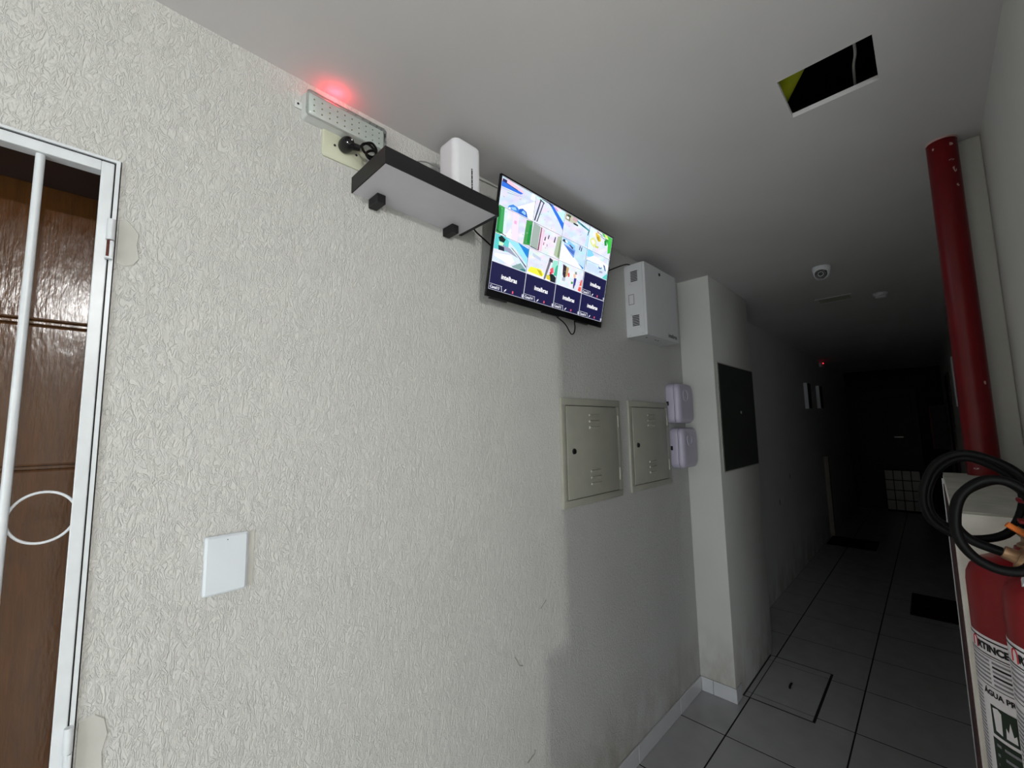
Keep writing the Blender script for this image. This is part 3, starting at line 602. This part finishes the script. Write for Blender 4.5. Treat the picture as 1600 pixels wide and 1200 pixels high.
cells[2, 2] = [rc((240, 244, 252), 0, 0, 1, 1), ((206, 240, 246), [(0, 0), (.14, 0), (.12, 1), (0, 1)]), ((48, 40, 50), [(.17, .92), (.30, .88), (.31, .40), (.24, .36), (.19, .5)]), ((190, 160, 110), [(.30, .88), (.4, .86), (.38, .5), (.31, .42)]), ((170, 180, 196), [(.2, .36), (.31, .40), (.31, .24), (.2, .22)]), ((230, 70, 80), [(.38, .62), (.44, .66), (.46, .5), (.41, .46)]), ((230, 190, 160), [(.60, .68), (.68, .72), (.7, .54), (.62, .52)]), ((120, 140, 130), [(.64, .8), (.72, .82), (.73, .7), (.66, .7)]), ((60, 60, 140), [(.64, .52), (.74, .54), (.72, .22), (.64, .18)]), ((40, 50, 70), [(.64, .2), (.70, .2), (.68, .06), (.65, .06)]), ((50, 150, 80), [(.54, .32), (.62, .34), (.62, .24), (.55, .22)]), ((228, 90, 80), [(.92, .55), (.97, .58), (.97, .02), (.84, .04)]), ((250, 200, 190), [(.88, .28), (.97, .3), (.97, .24), (.88, .22)])]
for c in ((2, 3), (3, 0), (3, 1), (3, 2), (3, 3)):
    cells[c] = [rc(NAVY, 0, 0, 1, 1)]
cw, ch = (sx1 - sx0) / 4, (sy1 - sy0) / 4
scr = B(); box(scr, sx0, sx1, sy0, sy1, -0.006, -0.0022)
scr = obj('screen', scr, M['black_gloss'], tv, False, True)
gap = 0.0011
names = {(3, 0): 'Canal13', (3, 1): 'Canal14', (3, 2): 'Canal15', (3, 3): 'Canal16', (2, 3): 'Canal12'}
def screen_text(name, body, size, x, y, rgb, bold=0.0, align='LEFT'):
    b = text_bm(body, size, lambda u, v: (x + u, y + v, 0.0004), bold, align)
    lay = b.loops.layers.float_color.new('picture')
    for f in b.faces:
        for l in f.loops: l[lay] = srgb(*rgb)
    return obj(name, b, M['screen'], scr, False, True)
for (r, c), polys in cells.items():
    ox, oy = sx0 + c * cw, sy1 - (r + 1) * ch
    picture('camera_picture', polys, scr, -0.0020, ox + gap, oy + gap, cw - 2 * gap, ch - 2 * gap, None if (r, c) in names else 10 * r + c + 1)
    if (r, c) in names:
        screen_text('writing', 'intelbras', 0.0225, ox + cw * 0.53, oy + ch * 0.55, (250, 250, 252), 0.026, 'CENTER')
        screen_text('writing', names[r, c], 0.0135, ox + 0.006, oy + ch * 0.10, (236, 236, 245), 0.02)
        marks = [((236, 236, 245), [(.02, .20), (.36, .20), (.36, .21), (.02, .21)]), ((236, 236, 245), [(.36, .02), (.37, .02), (.34, .21), (.33, .21)]),
                 ((236, 236, 245), [(.42, .05), (.45, .06), (.49, .15), (.46, .15)]), ((226, 90, 110), [(.655, .06), (.69, .06), (.69, .16), (.655, .16)]), ((226, 226, 240), [(.95, .04), (.965, .04), (.965, .16), (.95, .16)]), ((226, 226, 240), [(.975, .04), (.99, .04), (.99, .16), (.975, .16)])]
        for mk in marks: picture('screen_mark', [mk], scr, 0.0002, ox, oy, cw, ch)
lines = []
for i in range(5):
    x = i / 4; lines.append(((232, 236, 250), [(x - .0016 * (i > 0), 0), (x + .0016 * (i < 4), 0), (x + .0016 * (i < 4), 1), (x - .0016 * (i > 0), 1)]))
    lines.append(((232, 236, 250), [(0, x - .0026 * (i > 0)), (1, x - .0026 * (i > 0)), (1, x + .0026 * (i < 4)), (0, x + .0026 * (i < 4))]))
picture('grid_line', lines, scr, 0.0, sx0, sy0, sx1 - sx0, sy1 - sy0)

# ------------------------------------------------------------------ white steel recorder cabinet
dv = thing('recorder_cabinet', (0.0, 2.14, 1.984), 'white steel wall cabinet with vent slots mounted high beside the pillar', 'cabinet')
DX, DY0, DY1, DZ0, DZ1 = 0.114, 1.955, 2.325, 1.984, 2.366
bx('case', M['white_steel'], dv, 0.0, DX - 0.014, DY0, DY1, DZ0, DZ1, bev=0.001)
bx('door', M['white_steel'], dv, DX - 0.0135, DX, DY0 + 0.0008, DY1 - 0.0008, DZ0 + 0.0008, DZ1 - 0.0008, bev=0.0015)
for zc in (2.298, 2.064):
    for i in range(7):
        z = zc - 0.025 + i * 0.0083
        b = B(); box(b, 0.036, 0.074, DY0 - 0.0008, DY0 + 0.002, z, z + 0.0048); obj('vent_slot', b, M['ink'], dv)
b = B()
for a in ((.020, .050, 2.2045, 2.2065), (.020, .050, 2.153, 2.155), (.020, .0217, 2.155, 2.2045), (.0483, .050, 2.155, 2.2045)): box(b, a[0], a[1], DY0 - 0.0006, DY0 + .001, a[2], a[3])
obj('knockout', b, M['ink'], dv)
for x, z in ((.080, 2.325), (.079, 2.035), (.030, 2.262), (.030, 2.100), (.020, 1.994), (.090, 1.996)): cy('rivet', M['steel'], dv, (x, DY0 + .001, z), (x, DY0 - 0.0012, z), 0.0022, n=8)
b = B(); cyl(b, (DX, 2.122, 2.333), (DX + 0.0025, 2.122, 2.333), 0.0085, n=18); o = obj('lock', b, M['ink'], dv, True)
b = text_bm('intelbras', 0.031, lambda u, v: (DX + 0.0006, 2.195 + u, 2.013 + v), 0.02); obj('writing', b, M['ink'], dv)
for y in (2.02, 2.12, 2.15): cy('base_hole', M['ink'], dv, (0.075, y, DZ0 + .002), (0.075, y, DZ0 - 0.0006), 0.006, n=12)
# ------------------------------------------------------------------ grey panels
def breaker_panel(name, Y0, Y1, Z0, Z1, label, hinge_side_visible=True):
    t = thing(name, (0.0, (Y0 + Y1) / 2, Z0), label, 'breaker panel', 'grey breaker panels')
    b = B(); m = 0.030
    for a in ((Y0, Y1, Z1 - m, Z1), (Y0, Y1, Z0, Z0 + m), (Y0, Y0 + m, Z0 + m, Z1 - m), (Y1 - m, Y1, Z0 + m, Z1 - m)): box(b, 0.0, 0.012, *a, bev=0.002)
    obj('frame', b, M['panel_grey'], t, True)
    bx('gap', M['ink'], t, 0.0, 0.006, Y0 + m, Y1 - m, Z0 + m, Z1 - m)
    bx('door', M['panel_grey'], t, 0.006, 0.0135, Y0 + m + 0.0025, Y1 - m - 0.0015, Z0 + m + 0.003, Z1 - m - 0.003, bev=0.0015, smooth=True)
    d = t.children[-1]
    w = Y1 - Y0
    for zc in (Z0 + 0.793 * (Z1 - Z0), Z0 + 0.254 * (Z1 - Z0)):
        for i in (-1, 0, 1):
            b = B(); z = zc + 0.027 * i; y = Y0 + 0.42 * w
            vs = [(0.0135, y, z), (0.0135, y + .078, z), (0.0205, y + .074, z - .003), (0.0205, y + .004, z - .003), (0.0135, y, z - .012), (0.0135, y + .078, z - .012)]
            v = [b.verts.new(p) for p in vs]
            for f in ((0, 1, 2, 3), (3, 2, 5, 4), (0, 3, 4), (1, 5, 2)): b.faces.new([v[k] for k in f])
            obj('louvre', b, M['panel_grey'], d)
    ly = Y0 + 0.165 * w
    cy('lock', M['black_plastic'], t, (0.0132, ly, (Z0 + Z1) / 2 + .002), (0.0185, ly, (Z0 + Z1) / 2 + .002), 0.0125, 0.011, n=20)
    for zc in (Z0 + 0.78 * (Z1 - Z0), Z0 + 0.235 * (Z1 - Z0)):
        cy('hinge', M['panel_grey'], t, (0.0135, Y1 - m + .006, zc - .028), (0.0135, Y1 - m + .006, zc + .028), 0.0042, n=12)
    return t
breaker_panel('breaker_panel', 1.370, 1.829, 1.201, 1.652, 'grey steel breaker panel with louvred door, the nearer one left of the pair')
breaker_panel('breaker_panel', 1.917, 2.362, 1.203, 1.657, 'grey steel breaker panel partly hidden by the lilac boxes')

pd = thing('dark_panel', (0.193, 3.015, 1.25), 'flat charcoal metal panel on the corridor side of the pillar', 'panel')
bx('frame', M['panel_grey'], pd, 0.193, 0.197, 2.662, 3.366, 1.246, 1.906, bev=0.001)
bx('door', M['panel_dark'], pd, 0.1968, 0.2005, 2.672, 3.356, 1.253, 1.899, bev=0.0015)
cy('lock', M['panel_grey'], pd, (0.2004, 3.04, 1.605), (0.203, 3.04, 1.605), 0.009, n=14)

def fibre_box(Yc, Zc, label):
    t = thing('terminal_box', (0.0, Yc, Zc - 0.113), label, 'terminal box', 'lilac terminal boxes')
    def lp(x, w, h, r): return [(x, Yc + a, Zc + c) for a, c in rrect(w, h, r, 6)]
    b = B(); stack(b, [lp(0.0, 0.196, 0.222, 0.030), lp(0.006, 0.204, 0.230, 0.032), lp(0.042, 0.204, 0.230, 0.032), lp(0.044, 0.202, 0.228, 0.032)]); obj('base_case', b, M['lilac_plastic'], t, True)
    b = B(); stack(b, [lp(0.043, 0.1985, 0.2245, 0.031), lp(0.0475, 0.1985, 0.2245, 0.031)]); obj('seam', b, M['ink'], t, True)
    b = B(); stack(b, [lp(0.0462, 0.202, 0.228, 0.032), lp(0.049, 0.204, 0.230, 0.032), lp(0.060, 0.202, 0.228, 0.032), lp(0.072, 0.190, 0.216, 0.032), lp(0.078, 0.168, 0.194, 0.030), lp(0.080, 0.140, 0.166, 0.026)]); lid = obj('lid', b, M['lilac_plastic'], t, True)
    ring = [(0.0802, Yc - 0.022 + 0.033 * math.cos(k * PI / 12), Zc + 0.046 + 0.033 * math.sin(k * PI / 12)) for k in range(24)]
    tb('round_emblem', M['lilac_plastic'], lid, ring, 0.0034, 8, 1, True)
    b = B(); box(b, 0.0015, 0.015, Yc - 0.1035, Yc - 0.0985, Zc - 0.012, Zc + 0.012, bev=0.001); obj('latch', b, M['ink'], t)
    for i in range(4):
        z = Zc - 0.018 - 0.006 * i if i else Zc + 0.018
        bx('grip_rib', M['lilac_plastic'], t, 0.006, 0.026, Yc - 0.1032, Yc - 0.100, z, z + 0.003)
    return t
fibre_box(2.474, 1.655, 'lilac-white rounded terminal box, the upper of the two in the corner')
fibre_box(2.496, 1.398, 'lilac-white rounded terminal box, the lower of the two in the corner')

# ------------------------------------------------------------------ ceiling devices
cm = thing('dome_camera', (0.703, 2.985, ZC), 'white dome surveillance camera with a black eye on the corridor ceiling', 'camera')
b = B(); lathe(b, [(0.044, ZC - .0005), (0.046, ZC - 0.006), (0.045, ZC - 0.028), (0.041, ZC - 0.034)], (0.703, 2.985), 32); obj('base', b, M['white_plastic'], cm, True)
b = B(); bmesh.ops.create_uvsphere(b, u_segments=28, v_segments=18, radius=0.041, matrix=Matrix.Translation((0.703, 2.985, ZC - 0.036))); obj('ball', b, M['white_plastic'], cm, True)
d = (CAM - Vector((0.703, 2.985, ZC - 0.036))); d = (d + Vector((-.35, 0, -.35))).normalized(); p = Vector((0.703, 2.985, ZC - 0.036))
eye = cy('eye_plate', M['black_gloss'], cm, p + d * 0.026, p + d * 0.0385, 0.031, 0.026, 28)
cy('lens', M['panel_dark'], eye, p + d * 0.0384, p + d * 0.041, 0.012, 0.010, 20)
hp = thing('hatch_panel', (0.655, 3.85, ZC), 'closed square access panel in the dim corridor ceiling behind the dome camera', 'access panel')
b = B()
for a in ((0.548, 0.764, 3.765, 3.785), (0.548, 0.764, 3.917, 3.937), (0.548, 0.563, 3.785, 3.917), (0.749, 0.764, 3.785, 3.917)): box(b, *a, ZC - 0.004, ZC, bev=0.001)
obj('rim', b, M['ceiling'], hp)
bx('panel', M['panel_grey'], hp, 0.563, 0.749, 3.785, 3.917, ZC - 0.002, ZC)
sd = thing('smoke_detector', (0.908, 3.92, ZC), 'small white ceiling sensor right of the closed access panel', 'smoke detector')
b = B(); lathe(b, [(0.042, ZC - .0005), (0.042, ZC - .012), (0.036, ZC - .022)], (0.908, 3.92), 28); obj('base', b, M['white_plastic'], sd, True)
b = B(); lathe(b, [(0.030, ZC - .021), (0.030, ZC - .032), (0.022, ZC - .038)], (0.908, 3.92), 28); obj('sensing_head', b, M['white_plastic'], sd, True)

# ------------------------------------------------------------------ red pipe
pp = thing('red_pipe', (1.184, 1.9165, 1.36), 'dark red fire riser pipe from the ceiling into the low wall, paint chipped', 'pipe')
cy('pipe', M['pipe_red'], pp, (1.184, 1.9165, 1.3625), (1.184, 1.9165, ZC - 0.0005), 0.0365, n=40)
b = B(); cyl(b, (1.184, 1.9165, ZC - 0.006), (1.184, 1.9165, ZC - 0.0002), 0.0378, n=40); obj('plaster_ring', b, M['chip'], pp, True)
for a, z, w, h in ((-58, 2.405, .006, .006), (-62, 2.352, .008, .003), (-55, 2.322, .006, .011), (-50, 2.268, .005, .005), (-125, 2.405, .003, .005), (-50, 1.64, .004, .005), (-118, 1.385, .007, .0025)):
    b = B(); n = 9; a = math.radians(a); rr = 0.0367
    vs = [b.verts.new((1.184 + rr * math.cos(a + w / rr * math.cos(2 * PI * i / n) * random.uniform(.7, 1.1)), 1.9165 + rr * math.sin(a + w / rr * math.cos(2 * PI * i / n)), z + h * math.sin(2 * PI * i / n) * random.uniform(.7, 1.2))) for i in range(n)]
    b.faces.new(vs); obj('paint_chip', b, M['chip'], pp)

# ------------------------------------------------------------------ fire extinguishers
def extinguisher(ax, ay, r, zs, label, hose, valve_to, zoff, reach):
    t = thing('fire_extinguisher', (ax, ay, zs - 0.52), label, 'fire extinguisher', 'fire extinguishers')
    b = B()
    lathe(b, [(r * 0.93, zs - 0.545), (r, zs - 0.535), (r, zs), (r * 0.985, zs + 0.012), (r * 0.93, zs + 0.024), (r * 0.80, zs + 0.036), (r * 0.55, zs + 0.047), (r * 0.32, zs + 0.053), (r * 0.30, zs + 0.062)], (ax, ay), 64)
    obj('cylinder', b, M['red'], t, True)
    def cm_(u, z, lift=0.0006):          # u: arc length measured from the corridor side round towards the viewer
        a = PI + u / r; return (ax + (r + lift) * math.cos(a), ay + (r + lift) * math.sin(a), z)
    def patch(name, mat, u0, u1, z0, z1, lift, par):
        b = B(); n = max(2, int((u1 - u0) / 0.004))
        lo_ = [b.verts.new(cm_(u0 + (u1 - u0) * i / n, z0, lift)) for i in range(n + 1)]
        hi = [b.verts.new(cm_(u0 + (u1 - u0) * i / n, z1, lift)) for i in range(n + 1)]
        for i in range(n): b.faces.new((lo_[i], lo_[i + 1], hi[i + 1], hi[i]))
        return obj(name, b, mat, par, True)
    zl = zs - zoff
    lab = patch('label', M['label_white'], -0.004, 0.235, zl - 0.38, zl, 0.0005, t)
    def rule(u0, u1, z, h, mat='ink'): patch('label_print', M[mat], u0, u1, z - h / 2, z + h / 2, 0.0009, lab)
    def word(s, size, u, z, bold=0.0, mat='ink'):
        obj('writing', text_bm(s, size, lambda a, c: cm_(u + a, z + c, 0.0011), bold), M[mat], lab)
    rule(0.0, 0.235, zl - 0.005, 0.0022)
    # arched emblem standing for the first letter, then the rest of the name
    b = B(); q = [(0.0195, -0.0235), (0.0195, -0.013), (0.0215, -0.0085), (0.0245, -0.007), (0.0275, -0.0085), (0.0295, -0.013), (0.0295, -0.0235)]
    tube(b, [cm_(u, zl + z, 0.0004) for u, z in q], 0.0011, 6, 3); obj('emblem', b, M['ink_red'], lab, True)
    word('RTINCE', 0.0142, 0.0315, zl - 0.0165, 0.055)
    rule(0.004, 0.235, zl - 0.027, 0.0016); rule(0.004, 0.235, zl - 0.0305, 0.0010)
    # table of fine print
    for i in range(6):
        z = zl - 0.036 - 0.0065 * i
        rule(0.010, 0.05, z, 0.003, 'ink_grey'); rule(0.054, 0.115, z, 0.0032, 'ink' if i in (1, 3) else 'ink_grey'); rule(0.12, 0.20, z, 0.003, 'ink_grey')
    rule(0.006, 0.235, zl - 0.0745, 0.0012)
    word('ÁGUA PRESSURIZADA', 0.0112, 0.034, zl - 0.085, 0.04)
    for i in range(40): rule(0.008, 0.028, zl - 0.085 - 0.0058 * i, 0.0028, 'ink_grey')
    for k, (u, mat) in enumerate(((0.042, 'ink_green'), (0.085, 'ink_red'), (0.128, 'ink_green'))):
        patch('pictogram', M[mat], u, u + 0.038, zl - 0.145, zl - 0.102, 0.0009, lab)
        if k != 1:
            b = B(); vs = [b.verts.new(cm_(u + 0.019 + a, zl - 0.142 + c, 0.0013)) for a, c in ((.002, .002), (.016, .002), (.0155, .014), (.012, .010), (.009, .028), (.006, .012), (.003, .018))]; b.faces.new(vs); obj('pictogram', b, M['label_white'], lab)
            b = B(); vs = [b.verts.new(cm_(u + a, zl - 0.142 + c, 0.0013)) for a, c in ((.006, .004), (.016, .002), (.017, .034), (.012, .038), (.004, .036))]; b.faces.new(vs); obj('pictogram', b, M['label_white'], lab)
        else:
            b = B(); vs = [b.verts.new(cm_(u + a, zl - 0.142 + c, 0.0013)) for a, c in ((.004, .003), (.034, .003), (.019, .018))]; b.faces.new(vs); obj('pictogram', b, M['label_white'], lab)
    patch('label_print', M['ink_green'], 0.040, 0.20, zl - 0.30, zl - 0.150, 0.0009, lab)
    for i in range(9):
        for u0, u1 in ((0.046, 0.053), (0.058, 0.083), (0.088, 0.12), (0.126, 0.165)): patch('label_print', M['ink_grey'], u0, u1 - 0.003 * (i % 3), zl - 0.161 - 0.014 * i, zl - 0.157 - 0.014 * i, 0.0012, lab)
    # valve
    z0 = zs + 0.050
    v = B(); lathe(v, [(0.022, z0), (0.022, z0 + .016), (0.017, z0 + .020), (0.017, z0 + .052), (0.012, z0 + .058)], (ax, ay), 24); v = obj('valve', v, M['brass'], t, True)
    cy('outlet', M['brass'], v, (ax, ay, valve_to[0][2] - .01), valve_to[0], 0.011, 0.012, 18)
    b = B(); A, C_ = Vector(valve_to[0]), Vector(valve_to[1]); cyl(b, A, A + (C_ - A) * 0.55, 0.0145, 0.0135, 20); cyl(b, A + (C_ - A) * 0.55, C_, 0.0095, 0.0085, 18); obj('hose_coupling', b, M['brass'], v, True)
    for dz, ang in ((0.062, 0.0), (0.082, 0.16)):
        b = B(); box(b, -reach, 0.03, -0.010, 0.010, 0, 0.005, bev=0.0015)
        bmesh.ops.rotate(b, verts=b.verts, cent=(0, 0, 0), matrix=Matrix.Rotation(ang, 3, 'Y')); bmesh.ops.translate(b, verts=b.verts, vec=(ax, ay, z0 + dz - 0.006)); obj('lever', b, M['red'], t)
    tb('hose', M['rubber'], t, hose, 0.0062, 12, 6)
    bx('bracket', M['steel'], t, ax + r - 0.004, XR, ay - 0.02, ay + 0.02, zs - 0.10, zs + 0.0)
    return t
H1 = [(1.168, 1.042, 1.362), (1.182, 1.04, 1.39), (1.179, 1.04, 1.434), (1.153, 1.04, 1.462), (1.115, 1.04, 1.475), (1.081, 1.04, 1.456), (1.061, 1.04, 1.407), (1.065, 1.04, 1.364), (1.09, 1.04, 1.341), (1.12, 1.042, 1.336), (1.157, 1.05, 1.353), (1.176, 1.06, 1.404), (1.164, 1.07, 1.44), (1.119, 1.07, 1.466), (1.085, 1.07, 1.446), (1.066, 1.07, 1.402), (1.07, 1.07, 1.362), (1.093, 1.07, 1.342)]
H2 = [(1.134, 0.892, 1.351), (1.106, 0.885, 1.364), (1.093, 0.88, 1.387), (1.101, 0.875, 1.424), (1.124, 0.87, 1.445), (1.144, 0.865, 1.449), (1.161, 0.86, 1.432), (1.167, 0.855, 1.39), (1.155, 0.85, 1.346), (1.135, 0.848, 1.336), (1.111, 0.846, 1.345), (1.096, 0.845, 1.366), (1.093, 0.847, 1.393), (1.101, 0.85, 1.427), (1.123, 0.853, 1.449), (1.146, 0.856, 1.449), (1.166, 0.86, 1.432)]
extinguisher(1.184, 1.063, 0.084, 1.266, 'red water fire extinguisher farther back against the low wall, thin hose loop above', H1, ((1.176, 1.05, 1.355), (1.168, 1.042, 1.362)), 0.074, -0.012)
e2 = extinguisher(1.203, 0.892, 0.074, 1.286, 'red water fire extinguisher nearest the camera at the right edge, thick hose ring above', H2, ((1.163, 0.892, 1.340), (1.136, 0.893, 1.351)), 0.045, 0.05)
b = B(); tube(b, [(1.142, 0.885, 1.390), (1.151, 0.886, 1.383), (1.163, 0.888, 1.374), (1.18, 0.89, 1.362)], 0.0038, 8, 4); obj('pull_tag', b, M['orange'], e2, True)
b = B(); tube(b, [(1.1475, 0.866, 1.322), (1.158, 0.868, 1.320), (1.185, 0.880, 1.320)], 0.0075, 12, 4); obj('pressure_gauge', b, M['white_plastic'], e2, True)

# ------------------------------------------------------------------ the dark far end of the corridor
tag(bx('door_mat', M['mat'], None, 0.838, XR - 0.004, 4.70, 5.26, 0.0005, 0.012, bev=0.004), 'dark red door mat on the tiles at the right of the corridor', 'mat')
tag(bx('door_mat', M['mat'], None, 0.02, 0.50, 6.68, 7.18, 0.0005, 0.012, bev=0.004), 'dark mat at the foot of the left wall far down the corridor', 'mat')
for (y0, y1, z0, z1, lab) in ((6.26, 6.44, 1.70, 2.02, 'small white wall box on the dark left wall, the nearer of two'), (7.06, 7.26, 1.72, 2.03, 'small white wall box on the dark left wall, the farther of two')):
    t = thing('wall_box', (0.0, (y0 + y1) / 2, z0), lab, 'wall box', 'white boxes on the far left wall')
    bx('case', M['white_plastic'], t, 0.0, 0.038, y0, y1, z0, z1, bev=0.003); bx('lid', M['panel_dark'], t, 0.038, 0.044, y0 + .004, y1 - .004, z0 + .004, z1 - .004, bev=0.002)
el2 = thing('emergency_light', (0.0, 7.6, 2.33), 'distant emergency light with a red dot high on the dark left wall', 'emergency light')
bx('housing', M['grey_plastic'], el2, 0.0, 0.032, 7.49, 7.71, 2.33, 2.395, bev=0.004)
b = B(); bmesh.ops.create_icosphere(b, subdivisions=2, radius=0.009, matrix=Matrix.Translation((0.034, 7.6, 2.392))); obj('indicator', b, M['red_led'], el2, True)
structure(bx('trim_1', M['pale_trim'], None, 0.0, 0.05, 7.16, 7.24, 0, 1.06, bev=0.004), 'pale post at the foot of the far left wall', 'trim')
for y, z in ((5.18, 0.98), (4.70, 0.78)):
    b = B(); bmesh.ops.create_icosphere(b, subdivisions=2, radius=0.03, matrix=Matrix.Translation((0.0, y, z)) @ Matrix.Diagonal((0.12, 0.6, 1.0, 1.0))); obj('wall_scuff', b, M['scuff'], wall_left, True)
t = thing('wall_box', (XR, 4.27, 1.62), 'narrow white box on the right wall just left of the red pipe', 'wall box')
bx('case', M['white_plastic'], t, 1.226, XR, 4.18, 4.36, 1.62, 1.97, bev=0.003); bx('lid', M['white_plastic'], t, 1.220, 1.226, 4.184, 4.356, 1.624, 1.966, bev=0.002)
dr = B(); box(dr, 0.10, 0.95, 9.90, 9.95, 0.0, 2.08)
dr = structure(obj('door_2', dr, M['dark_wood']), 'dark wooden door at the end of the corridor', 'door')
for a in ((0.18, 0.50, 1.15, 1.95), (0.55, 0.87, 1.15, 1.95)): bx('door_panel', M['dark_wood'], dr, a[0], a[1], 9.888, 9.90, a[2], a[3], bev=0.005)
bx('handle', M['steel'], dr, 0.62, 0.74, 9.85, 9.865, 1.245, 1.262, bev=0.004)
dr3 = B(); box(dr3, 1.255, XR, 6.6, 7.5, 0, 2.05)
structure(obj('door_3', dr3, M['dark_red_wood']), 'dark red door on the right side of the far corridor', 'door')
fl = thing('tiled_panel', (0.66, 9.80, 0.0), 'low panel of pale square tiles with dark joints at the end of the corridor', 'panel')
bx('backing', M['grout'], fl, 0.44, 0.90, 9.80, 9.86, 0.0, 0.70)
for i in range(4):
    for j in range(4): bx('panel_tile', M['far_tile'], fl, 0.448 + 0.112 * i, 0.550 + 0.112 * i, 9.792, 9.801, 0.03 + 0.167 * j, 0.185 + 0.167 * j, bev=0.002)
ca = thing('hose_cabinet', (1.16, 9.2, 1.17), 'dark red fire hose cabinet on the far right of the corridor', 'cabinet')
bx('case', M['dark_red_wood'], ca, 1.10, XR, 8.9, 9.5, 1.10, 1.75, bev=0.004); bx('door', M['red'], ca, 1.085, 1.10, 8.91, 9.49, 1.11, 1.74, bev=0.004)

# lamp in the hall, outside the picture
hl = thing('ceiling_lamp', (2.70, 0.02, ZC), 'bare bulb in a white socket on the hall ceiling', 'lamp')
b = B(); lathe(b, [(0.05, ZC - .0005), (0.05, ZC - .006), (0.02, ZC - .010), (0.016, ZC - .012)], (2.70, 0.02), 24); obj('socket', b, M['white_plastic'], hl, True)
